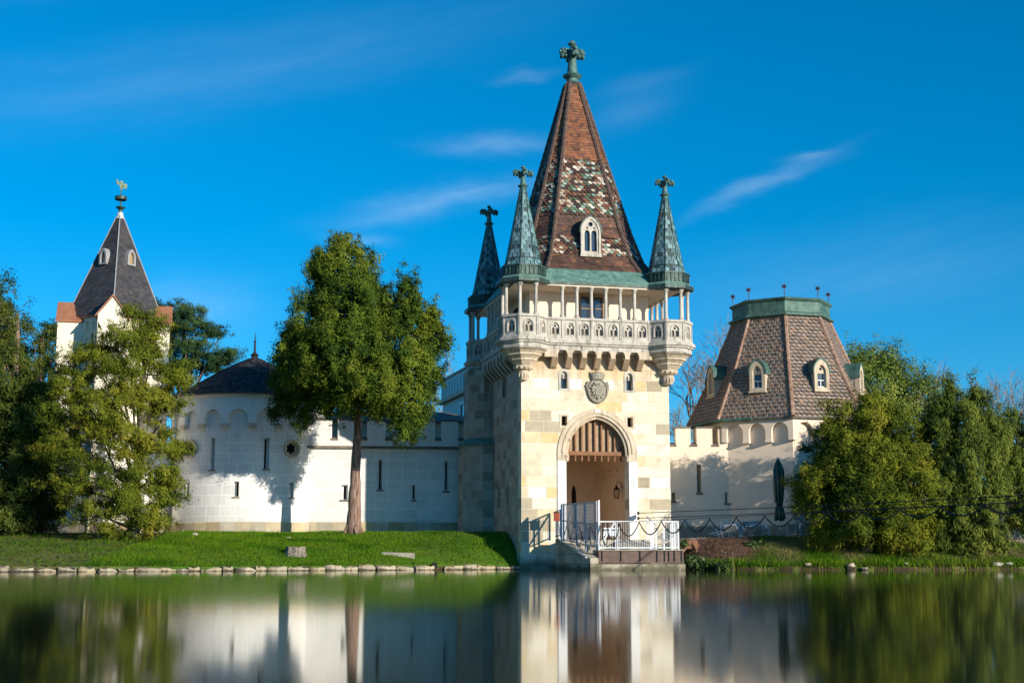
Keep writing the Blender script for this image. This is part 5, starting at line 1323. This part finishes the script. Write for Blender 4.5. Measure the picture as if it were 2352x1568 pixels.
flowers('dandelions', 'yellow dandelions scattered in the lawn', 170, (.75, .55, .02), 6, (-24, -.8))
flowers('daisies', 'small white daisies scattered in the lawn', 260, (.75, .75, .72), 7, (-13, -1.5), .03)


def litter(name, label, n, xr, yr, cols, seed, size=.05):
    rng = np.random.RandomState(seed); x = rng.uniform(*xr, n); y = rng.uniform(*yr, n); k = y > shore_y(x) + .1; x, y = x[k], y[k]
    c = np.stack([x, y, ground_z(x, y) + rng.uniform(.01, .05, len(x))], 1); a = rng.uniform(0, 2 * pi, len(x)); sz = size * rng.uniform(.5, 1.4, len(x)); t_ = rng.uniform(-.5, .8, len(x))
    d = np.stack([np.cos(a) * sz, np.sin(a) * sz, t_ * sz], 1); e = np.stack([-np.sin(a) * sz * .6, np.cos(a) * sz * .6, 0 * a], 1)
    v = np.stack([c - d, c + e, c + d, c - e], 1).reshape(-1, 3); pal = np.array(cols)[rng.randint(0, len(cols), len(x))]
    o = np_mesh(name, v, np.arange(len(v)).reshape(-1, 4), np.repeat(pal, 4, 0), 'petal'); kind(o, 'stuff', label)


LT = [(.16, .09, .05), (.22, .14, .08), (.10, .06, .035), (.28, .21, .12), (.07, .045, .03)]
litter('fallen_leaves', 'brown fallen leaves and clods on the bare earth of the right bank', 5200, (7.4, 28), (57.8, 62), LT, 11, .06)
litter('fallen_leaves', 'dry leaves under the left-hand trees', 1500, (-27, -12), (51, 66), LT, 12, .05)
litter('broad_weeds', 'broad-leaved weeds in the lawn', 2600, (-24, 0), (50, 66), [(.05, .12, .012), (.09, .17, .02), (.035, .085, .01)], 13, .085)


def shrub(name, label, c, r, seed, pal, dens=14, l=.14, w=.08, rz=.6):
    rng = np.random.RandomState(seed); lob = [((c[0] + rng.uniform(-.5, .5) * r, c[1] + rng.uniform(-.3, .3) * r, c[2] + rng.uniform(0, .5) * r * rz), r * rng.uniform(.5, .8), r * .6, r * rz * rng.uniform(.5, .8)) for _ in range(5)]
    P, _ = lobe_points(lob, dens, rng, .3); P = P[P[:, 2] > -.02]; pal = np.array(pal); cols = pal[rng.randint(0, len(pal), len(P))]
    t = thing(name, label, 'shrub', c); v, q, cc = leaf_quads(P - np.array(c), 14, .08, l, w, cols, rng, jit=.3); np_mesh('foliage', v, q, cc, 'leaf', t)
    mb = MB(); rnd = random.Random(seed)
    for _ in range(9): mb.tube([(0, 0, -.1), (rnd.uniform(-.3, .3) * r, rnd.uniform(-.2, .2) * r, r * rz * .5), (rnd.uniform(-.8, .8) * r, rnd.uniform(-.5, .5) * r, r * rz * rnd.uniform(.5, 1.1))], [.02, .014, .006], 4)
    mb.build('stem', 'bark_grey', t); return t


IVY = [(.03, .06, .015), (.06, .11, .03), (.10, .16, .05), (.13, .18, .07)]
p = at(1597, 1290, 58.4); shrub('ivy_shrub', 'low leafy shrub at the water edge beside the ferry raft', (p.x, 58.5, .22), .62, 3, IVY)
p = at(1653, 1298, 58.0); shrub('ivy_shrub', 'small leafy tuft under the brown earth bank near the thin stake', (p.x, 58.0, .15), .32, 4, IVY)
p = at(1735, 1255, 60.5); shrub('ivy_shrub', 'flat patch of leafy ground ivy at the top of the brown earth bank', (p.x, 60.3, 1.05), .55, 5, IVY, rz=.25)
p = at(1570, 1255, 60.3); shrub('ivy_shrub', 'tiny green tuft on the bare earth above the ferry raft', (p.x, 60.2, 1.1), .22, 6, IVY)
p = at(300, 1242, 59.4); shrub('ivy_shrub', 'low dark shrub round the foot of the olive feathery conifer', (p.x, 59.4, float(ground_z(p.x, 59.4))), .85, 7, CYP[:3], rz=.45, w=.04)

# ------------------------------------------------------------------ stones along the left bank, stumps, slab
rnd = random.Random(12); x = -26.0; k = 0
while x < .25:
    wd = rnd.uniform(.32, .85); xc = x + wd / 2; ya, yb = float(shore_y(x)), float(shore_y(x + wd)); L_ = math.hypot(wd, yb - ya)
    if abs(xc + 3.35) > .22:
        hgt = rnd.uniform(.09, .20) * (.6 if rnd.random() < .2 else 1); dp = rnd.uniform(.28, .4); mb = MB()
        nx_, ny_ = 4, 2
        o_ = MB(); o_.loft([[Vector((sx * L_ / 2 * f * .97, sy * dp / 2 * f, z)) for sx, sy in ((-1, -1), (-.4, -1.06), (.3, -1.0), (1, -.95), (1, 1), (-1, 1))] for f, z in ((.94, -.25), (1.0, -.05), (.99, hgt * .65), (.90, hgt * .95), (.7, hgt))])
        o_.v = [tuple(c + rnd.uniform(-.055, .055) for c in v) for v in o_.v]
        s_ = o_.build('edging_stone', 'edging', smooth=True, angle=60); s_.location = (xc, (ya + yb) / 2 - .02, rnd.uniform(-.03, .02)); s_.rotation_euler = (rnd.uniform(-.05, .05), rnd.uniform(-.04, .04), math.atan2(yb - ya, wd))
        tag(s_, 'rough pale stone in the row edging the lawn at the water', 'stone', 'edging stones along the left bank')
    x += wd + rnd.uniform(.0, .03)
p = at(1120, 1305, 60.2)
ps = MB(); ps.tube([(0, -.05, .16), (0, .5, .2)], .13, 10); o = ps.build('drain_outlet', 'iron'); o.location = (-3.35, float(shore_y(-3.35)) + .0, 0); tag(o, 'dark drain pipe mouth between the edging stones', 'pipe')


def rock(label, px, py, Y, r, seed, m='edging', sz=.6, group=None, zoff=0):
    p = at(px, py, Y); o = MB().blob((0, 0, 0), (r * .8, r * .6, r * sz * .8), seed, 2, .17).build('rock', m, smooth=True, angle=40); o.location = (p.x, Y, max(0, float(ground_z(p.x, Y))) + r * sz * .3 + zoff); tag(o, label, 'rock', group)


rock('pale lump of stone on the lawn below the round tower', 447, 1232, 63.2, .22, 1, 'stone_white')
rock('small flat pale stone in the lawn left of the bare trunk', 662, 1236, 62.5, .16, 2, 'stone_white', .35)
rock('upright grey rock at the water edge of the right bank', 1954, 1292, 57.75, .26, 3, sz=.95)
rock('low grey rock beside the upright rock on the right bank', 1985, 1300, 57.7, .22, 4)
rock('grey rock half under grass at the water right of the thin stake', 1855, 1298, 57.7, .22, 5)
rock('pale flat rock at the water edge under the drooping conifer', 2290, 1303, 58.6, .34, 6, 'stone_white', .4)
rock('pale flat rock at the water edge at the far right', 2318, 1303, 58.7, .30, 7, 'stone_white', .4)
rock('small grey stone at the water edge below the broad olive conifer', 2080, 1302, 58.1, .2, 8)
st = thing('tree_stump', 'weathered pale tree stump in the lawn', 'stump', (at(678, 1268, 57.6).x, 57.6, float(ground_z(at(678, 1268, 57.6).x, 57.6)) - .05))
mb = MB(); rings = []
fl = lambda a: 1 + .05 * sin(5 * a + 1) + .04 * sin(9 * a + 2) + .03 * sin(17 * a)
for z, r_, tp in ((-.05, .46, 0), (.06, .40, 0), (.22, .36, 0), (.38, .35, 1), (.34, .27, 1), (.30, .10, 1)): rings.append([Vector((r_ * fl(a) * cos(a) * 1.1, r_ * fl(a) * sin(a), z + tp * (.02 * sin(3 * a + 2) + .015 * sin(7 * a)))) for a in np.linspace(0, 2 * pi, 65)[:-1]])
mb.loft(rings); mb.build('trunk', 'stump', st, smooth=True, angle=45)
for k in range(5):
    a = k * 1.3 + .4; MB().tube([(.25 * cos(a), .25 * sin(a), .14), (.46 * cos(a), .46 * sin(a), .02), (.62 * cos(a), .62 * sin(a), -.06)], [.09, .06, .02], 6).build('root', 'stump', st, smooth=True)
p = at(915, 1262, 59.6); o = MB().box(-.72, .72, -.15, .15, -.25, .16).build('stone_slab', 'grey_stone'); o.location = (p.x, 59.5, float(ground_z(p.x, 59.5)) - .03); o.rotation_euler = (.05, .02, .08); tag(o, 'long flat concrete slab set into the lawn slope', 'slab')
p = at(1683, 1300, 57.0); o = MB().tube([(0, 0, -.9), (.01, 0, .2), (.0, 0, .78)], .022, 6).build('stake', 'bark_grey'); o.location = (p.x, 57.0, 0); tag(o, 'thin upright stake standing in the water by the right bank', 'stake')

st = thing('tree_stump', 'low reddish cut stump on the bare earth bank beside the ferry raft', 'stump', (at(1585, 1240, 60.9).x, 60.9, float(ground_z(at(1585, 1240, 60.9).x, 60.9)) - .06))
mb = MB(); mb.loft([[Vector((r_ * (1 + .10 * sin(5 * a + z * 9) + .06 * sin(11 * a)) * cos(a), r_ * (1 + .10 * sin(5 * a)) * sin(a), z + (.03 * sin(4 * a) if z > .2 else 0))) for a in np.linspace(0, 2 * pi, 49)[:-1]] for z, r_ in ((-.1, .52), (.05, .38), (.2, .31), (.28, .29), (.25, .1))])
for a_ in (3.5, 4.2, 5.0, 5.8): mb.tube([(.25 * cos(a_), .25 * sin(a_), .12), (.5 * cos(a_), .5 * sin(a_), -.05), (.95 * cos(a_), .8 * sin(a_), -.32)], [.09, .07, .03], 6)
mb.build('trunk', 'red_earth_wood', st, smooth=True, angle=45)

# ------------------------------------------------------------------ landing, raft and ferry gear in front of the gate
qy = thing('stone_quay', 'pale stone landing quay at the foot of the gate tower with sloping wing wall', 'quay', (3.3, 57.6, 0))
MB().box(0, 4.0, 0, 5.0, -.9, .27).build('quay_wall', 'quay', qy)
mb = MB(); mb.add([(-.0, -.004, -.9), (.34, -.004, -.9), (-.9, 4.1, -.9), (-1.34, 4.0, -.9), (-.0, -.004, .50), (.34, -.004, .50), (-.9, 4.1, 1.36), (-1.34, 4.0, 1.36)], [(0, 3, 2, 1), (4, 5, 6, 7), (0, 1, 5, 4), (1, 2, 6, 5), (2, 3, 7, 6), (3, 0, 4, 7)])
mb.build('wing_wall', 'quay', qy)
MB().box(-1.0, 3.4, 3.4, 5.55, -.5, 1.312).build('landing', 'quay', qy)
MB().box(-.8, 2.6, 3.05, 3.396, .28, 1.08).build('step', 'concrete', qy); MB().box(-.6, 2.4, 2.72, 3.046, .28, .86).build('step', 'concrete', qy)
mb = MB(); mb.bar((-.16, .1, .53), (-1.2, 3.7, 1.36), .10, .05); mb.build('edge_rail', 'grey_metal', qy)

rf = thing('ferry_raft', 'brown timber ferry raft with white railings moored below the gate', 'raft', (3.68, 58.0, 0))
RL_ = 3.60
MB().box(0, RL_, 0, 1.9, .30, .82).build('hull', 'raft', rf)
mb = MB(); 
for i in range(12): mb.box(-.02, RL_ + .02, -.06 + i * .165, .095 + i * .165, .822, .862 + .002 * (i % 2))
mb.build('deck', 'concrete', rf)
for x_ in (.15, .95, 1.76, 2.48, 2.80, 2.98, 3.22, 3.52): MB().box(x_ - .018, x_ + .018, -.035, -.001, .36, .80).build('hull_strap', 'iron', rf)
MB().add([(.9, 1.9, .83), (2.6, 1.9, .83), (2.4, 3.2, 1.325), (.9, 3.2, 1.325), (.9, 1.9, .77), (2.6, 1.9, .77), (2.4, 3.2, 1.26), (.9, 3.2, 1.26)], [(0, 1, 2, 3), (7, 6, 5, 4), (0, 4, 5, 1), (1, 5, 6, 2), (2, 6, 7, 3), (3, 7, 4, 0)]).build('ramp', 'concrete', rf)


def railing(name, p0, p1, z0, z1, posts, step=.10, brace=None, parent=None, m='white_metal', slope=0.0):
    """railing from p0 to p1 (plan), bottom and top rails, posts at given fractions, thin balusters"""
    p0, p1 = Vector(p0 + (0,)), Vector(p1 + (0,)); L_ = (p1 - p0).length; mb = MB(); up = lambda f, z: p0.lerp(p1, f) + Vector((0, 0, z + slope * f))
    mb.bar(up(0, z1), up(1, z1), .055); mb.bar(up(0, z0), up(1, z0), .05)
    for f in posts: mb.bar(up(f, z0 - .10), up(f, z1 + .0), .065)
    n = int(L_ / step)
    for i in range(1, n): mb.bar(up(i / n, z0), up(i / n, z1), .011)
    if brace: mb.bar(up(brace[0], z0 + .03), up(brace[1], z1 - .05), .06)
    return mb.build(name, m, parent)


railing('railing', (.02, .06), (RL_ - .2, .06), .94, 2.04, (0, .215, .225, .655, .68, .82, .925, 1), .095, (.01, .20), rf)
railing('railing', (RL_ - .2, .08), (RL_ - .3, 1.85), .94, 2.04, (0, .5, 1), .13, None, rf)
railing('railing', (2.65, 1.95), (2.42, 3.3), .90, 1.95, (0, 1), .12, None, rf, slope=.40)
mb = MB(); mb.bar((.03, .03, .84), (.03, .03, 2.95), .075); mb.build('mast_post', 'white_metal', rf)
MB().box(.28, .98, .98, 1.02, 1.45, 1.80).build('notice_board', 'white_metal', rf)
mb = MB(); mb.bar((.32, 1.03, .85), (.32, 1.03, 1.82), .04); mb.bar((.94, 1.03, .85), (.94, 1.03, 1.82), .04); mb.build('board_stand', 'grey_metal', rf)

gt2 = thing('mesh_gate', 'tall grey metal gate of wire mesh beside the ferry raft', 'gate', (3.62, 58.25, 0))
A_, B_ = Vector((0, 0, 0)), Vector((-1.42, 2.45, 0)); dB = .30
up = lambda f, z: A_.lerp(B_, f) + Vector((0, 0, z + (.36 * f)))
mb = MB(); mb.bar(up(0, 2.88), up(1, 2.50), .05); mb.bar(up(0, .96), up(1, .96), .05); mb.bar(up(0, 1.95), up(1, 1.80), .04)
for f, zb, zt in ((0, .8, 2.88), (.30, .45, 2.78), (.56, .40, 2.68), (.93, .9, 2.52), (1.0, .9, 2.5)): mb.bar(up(f, zb), up(f, zt), .065)
mb.bar(up(.93, 1.1), up(.72, 2.3), .03)
mb.build('frame', 'grey_metal', gt2)
mb = MB(); n = 46
for i in range(1, n): f = i / n; mb.bar(up(f, .98), up(f, 2.86 - .38 * f), .012)
for i in range(1, 30): f = i / 30; mb.bar(up(0, .96 + 1.90 * f), up(1, .96 + 1.52 * f), .012)
mb.build('wire_mesh', 'grey_metal', gt2)
# side rail running from the gate to the tower
railing('guard_rail', (-1.45, 2.5), (-1.62, 3.9), 1.5, 2.62, (0, .5, 1), .14, (0.02, .98), gt2, 'grey_metal')

wb = thing('control_box', 'rusty red control box on a thin post left of the gate', 'box', (2.02, 61.25, 0))
MB().box(-.14, .14, -.10, .10, 2.15, 2.52).build('case', 'red', wb); MB().box(-.17, .17, -.13, .13, 2.52, 2.55).build('lid', 'iron', wb)
mb = MB(); mb.bar((0, 0, 1.22), (0, 0, 2.149), .06); mb.tube([(.14, 0, 2.4), (.25, 0, 2.42)], .03, 6); mb.build('post', 'iron', wb)
pb = thing('pulley_bracket', 'white bracket with two dark pulleys on the right jamb of the archway', 'bracket', (5.72, 63.0, 0))
mb = MB(); mb.add([(-.35, -.1, 2.2), (-.35, -.1, 2.05), (.0, -.45, 2.3), (.0, -.45, 2.5), (-.35, .3, 2.2), (-.35, .3, 2.05), (.05, .3, 2.3), (.05, .3, 2.5)], [(0, 1, 2, 3), (4, 7, 6, 5), (0, 3, 7, 4), (1, 5, 6, 2), (3, 2, 6, 7), (0, 4, 5, 1)]); mb.build('arm', 'white_metal', pb)
for z in (2.54, 2.31): MB().lathe([(.03, -.05), (.09, -.045), (.06, 0), (.09, .045), (.03, .05)], 12, T=Matrix.Translation((.08, -.5, z)) @ Matrix.Rotation(pi / 2, 4, 'Y')).build('pulley', 'iron', pb)
for i, (z, q) in enumerate(((2.54, (16.1, 42.4, 2.54)), (2.31, (15.9, 41.9, 2.31)))):
    a = Vector((5.8, 62.5, z)); b2 = Vector(q); e = a + (b2 - a) * 1.7
    pts = [a.lerp(e, k / 24) - Vector((0, 0, .10 * sin(pi * k / 24))) for k in range(25)]
    tag(MB().tube(pts, .016, 5).build('steel_cable', 'rubber'), ('upper' if i == 0 else 'lower') + ' of the two dark cables stretched from the gate across the pond', 'cable')
# festooned power cable on its carrier wire
fa, fb = Vector((4.45, 57.0, 1.98)), Vector((11.7, 41.0, 1.98)); mb = MB(); mb2 = MB()
st_, en = fa + (fa - fb) * .16, fb + (fb - fa) * .7
lp_ = Vector((2.4, 60.4, 2.02))
tag(MB().tube([lp_, fa, fb, en], .010, 4).build('carrier_wire', 'rubber'), 'thin wire carrying the scalloped black hose in front of the right bank', 'wire')
pts = []
peaks = [fa + (fb - fa) * (k / 10) for k in range(0, 18)]
for k, (p, q) in enumerate(zip(peaks, peaks[1:])):
    sag = .55 - .03 * k if k < 10 else .26
    pts += [p.lerp(q, t_) - Vector((0, 0, .03 + max(.2, sag) * 4 * t_ * (1 - t_))) for t_ in (0, .12, .25, .38, .5, .62, .75, .88)]
pre = []; pk = [lp_.lerp(fa, f) for f in (.05, .22, .30, .48, .56, .72, .80, 1.0)]
for k, (p, q) in enumerate(zip(pk, pk[1:])):
    sag = (.75, .95, .80, 1.0, .75, .9, .7)[k]; pre += [p.lerp(q, t_) - Vector((.06 * sin(6 * t_), 0, .03 + sag * 4 * t_ * (1 - t_))) for t_ in (0, .1, .22, .36, .5, .64, .78, .9)]
tag(MB().tube(pre + pts, .024, 6).build('festoon_hose', 'rubber'), 'black hose hanging in scalloped loops from the wire beside the raft', 'hose')

# ------------------------------------------------------------------ terrace in front of the right wall
gz = lambda x, y: float(ground_z(x, y))
ux, uy = 12.15, 61.75; uz = gz(ux, uy)
um = thing('parasol', 'closed dark green parasol tied shut on a white pole before the octagonal tower', 'parasol', (ux, uy, uz))
mb = MB(); mb.lathe([(.025, 0), (.025, 3.5)], 8); mb.build('pole', 'white_metal', um)
mb = MB(); rings = []
for z, r_ in ((.80, .22), (.86, .26), (1.05, .25), (1.35, .20), (1.50, .125), (1.62, .19), (2.0, .225), (2.6, .25), (3.05, .245), (3.35, .15), (3.58, .04)):
    r_ *= .84; rings.append([Vector((r_ * (1 + .26 * sin(7 * a + z * .8) + .10 * sin(3 * a + z * 3)) * cos(a), r_ * (1 + .26 * sin(7 * a + z * .8)) * sin(a), z + (.05 * sin(8 * a + 1) if z < .9 else 0))) for a in np.linspace(0, 2 * pi, 49)[:-1]])
mb.loft(rings); cn = mb.build('canopy', 'parasol', um, smooth=True)
MB().lathe([(.15, 1.46), (.16, 1.50), (.15, 1.54)], 16).build('tie_strap', 'black_plastic', cn)
MB().lathe([(.05, 3.52), (.07, 3.57), (.05, 3.62), (.01, 3.64)], 10).build('cap', 'grey_metal', um)
mb = MB(); mb.box(-.42, .42, -.42, .42, 0, .06); mb.lathe([(.10, .06), (.10, .12), (.04, .13), (.04, .35)], 10); mb.build('base', 'grey_stone', um)


def folding_chair(label, loc, rot, group):
    t = thing('folding_chair', label, 'chair', loc, 0, group); t.rotation_euler = rot; mb = MB()
    for s_ in (-1, 1):
        x_ = s_ * .25
        fr = MB(); fr.bar((x_, .28, 0), (x_, -.22, .46), .042); fr.bar((x_, -.22, .46), (x_, -.24, .48), .042); fr.build('leg', 'pale_metal', t)
        fr = MB(); fr.bar((x_ * .9, -.28, 0), (x_ * .9, .20, .44), .042); fr.bar((x_ * .9, .20, .44), (x_ * .9, .40, 1.0), .042); fr.build('leg', 'pale_metal', t)
        fr = MB(); fr.bar((x_ * 1.05, -.22, .64), (x_ * 1.05, .28, .66), .045, .025); fr.bar((x_ * 1.05, -.18, .45), (x_ * 1.05, -.18, .64), .025); fr.build('armrest', 'pale_metal', t)
    MB().box(-.23, .23, -.23, .22, .445, .465).build('seat', 'chair_sling', t)
    mb.add([(-.215, .22, .50), (.215, .22, .50), (.215, .395, 1.0), (-.215, .395, 1.0), (-.215, .24, .49), (.215, .24, .49), (.215, .415, .99), (-.215, .415, .99)], [(0, 1, 2, 3), (7, 6, 5, 4), (0, 4, 5, 1), (1, 5, 6, 2), (2, 6, 7, 3), (3, 7, 4, 0)]); mb.build('backrest', 'chair_sling', t)
    for ya in (.27, -.26): mb = MB(); mb.bar((-.23, ya, .03), (.23, ya, .03), .022); mb.build('stretcher', 'pale_metal', t)
    return t


def cafe_table(label, loc, rz, group):
    t = thing('cafe_table', label, 'table', loc, rz, group)
    MB().box(-.35, .35, -.35, .35, .72, .745).build('tabletop', 'white_metal', t)
    for sx in (-1, 1):
        for sy in (-1, 1): fr = MB(); fr.bar((sx * .30, sy * .30, 0), (sx * .28, sy * .28, .72), .03); fr.build('leg', 'grey_metal', t)
    return t


CG = 'folded chairs leaning together by the cream wall'; CL = 'grey folding chair tipped forward among the chairs leaned together by the cream wall'
tg = 'tables on the terrace'
cafe_table('table half hidden by the grey chairs leaned against it at the cream wall', (10.05, 63.0, gz(10.05, 63)), .1, tg)
tb2 = cafe_table('table behind the closed parasol with the grey chairs tipped on it', (11.1, 63.1, gz(11.1, 63.1)), -.1, tg)
CH0 = folding_chair(CL, (9.75, 62.3, 1.43), (R(-34), R(4), R(205)), CG)
for x_, y_, rx, ry, rzd in ((9.45, 62.9, -30, -8, 238), (10.15, 61.95, -38, 5, 160), (10.62, 61.9, -42, -3, 184), (11.1, 62.0, -40, 4, 176), (11.55, 62.2, -34, 6, 150), (10.4, 62.6, -26, -4, 196), (11.25, 62.6, -24, 3, 172)):
    dup(CH0, (x_, y_, gz(x_, y_) + .03), 0, CL, (R(rx), R(ry), R(rzd)))
dup(CH0, (13.15, 63.2, 1.44), 0, 'single grey folding chair tipped forward in the shade of the octagonal tower', (R(-32), 0, R(160))).pop('group', None)
for k, (x_, w_) in enumerate(((12.55, 'near the parasol'), (12.95, 'farther from the parasol'))):
    t = thing('barrier_post', 'slim white post on a flat foot, the one ' + w_, 'post', (x_, 62.2, gz(x_, 62.2)), 0, 'slim posts on the terrace')
    MB().lathe([(.016, .03), (.016, .78), (.03, .80), (.01, .83)], 8).build('pole', 'white_metal', t); MB().lathe([(.16, 0), (.15, .03), (.02, .04)], 16).build('foot', 'pale', t)
for k, (x_, y_) in enumerate(((17.0, 63.0), (18.6, 63.4), (20.0, 63.0), (21.6, 63.3), (23.2, 63.2), (24.4, 63.0))):
    t = cafe_table('white cafe table on the terrace seen through the right-hand conifers', (x_, y_, gz(x_, y_)), .2 * k, tg)
    for s_ in (-1, 1):
        dup(CH0, (x_ + s_ * .15, y_ + s_ * .75, gz(x_, y_)), 0, 'grey folding chair standing at a cafe table behind the right-hand conifers', (0, 0, R(180) * (s_ < 0)))['group'] = 'chairs at the terrace tables'
for k, (px_, w_) in enumerate(((2032, 'behind the left half of the broad olive conifer'), (2086, 'behind the right half of the broad olive conifer'), (2148, 'between the broad olive conifer and the drooping conifer'), (2204, 'largest, behind the trunk of the drooping conifer'))):
    c = at(px_, 1193, 62.4); g0 = gz(c.x, 62.4)
    t = thing('terrace_lamp', 'small red lamp on a thin pole, ' + w_, 'lamp', (c.x, 62.4, g0), 0, 'red lamps on the terrace')
    h_ = c.z - g0; MB().lathe([(.10, 0), (.09, .03), (.018, .05), (.018, h_ - .12)], 8).build('pole', 'grey_metal', t)
    MB().lathe([(.10, h_ - .13), (.16, h_ - .08), (.15, h_ + .05), (.10, h_ + .13), (.03, h_ + .16)], 12).build('lamp_shade', 'bright_red', t, smooth=True, angle=40)
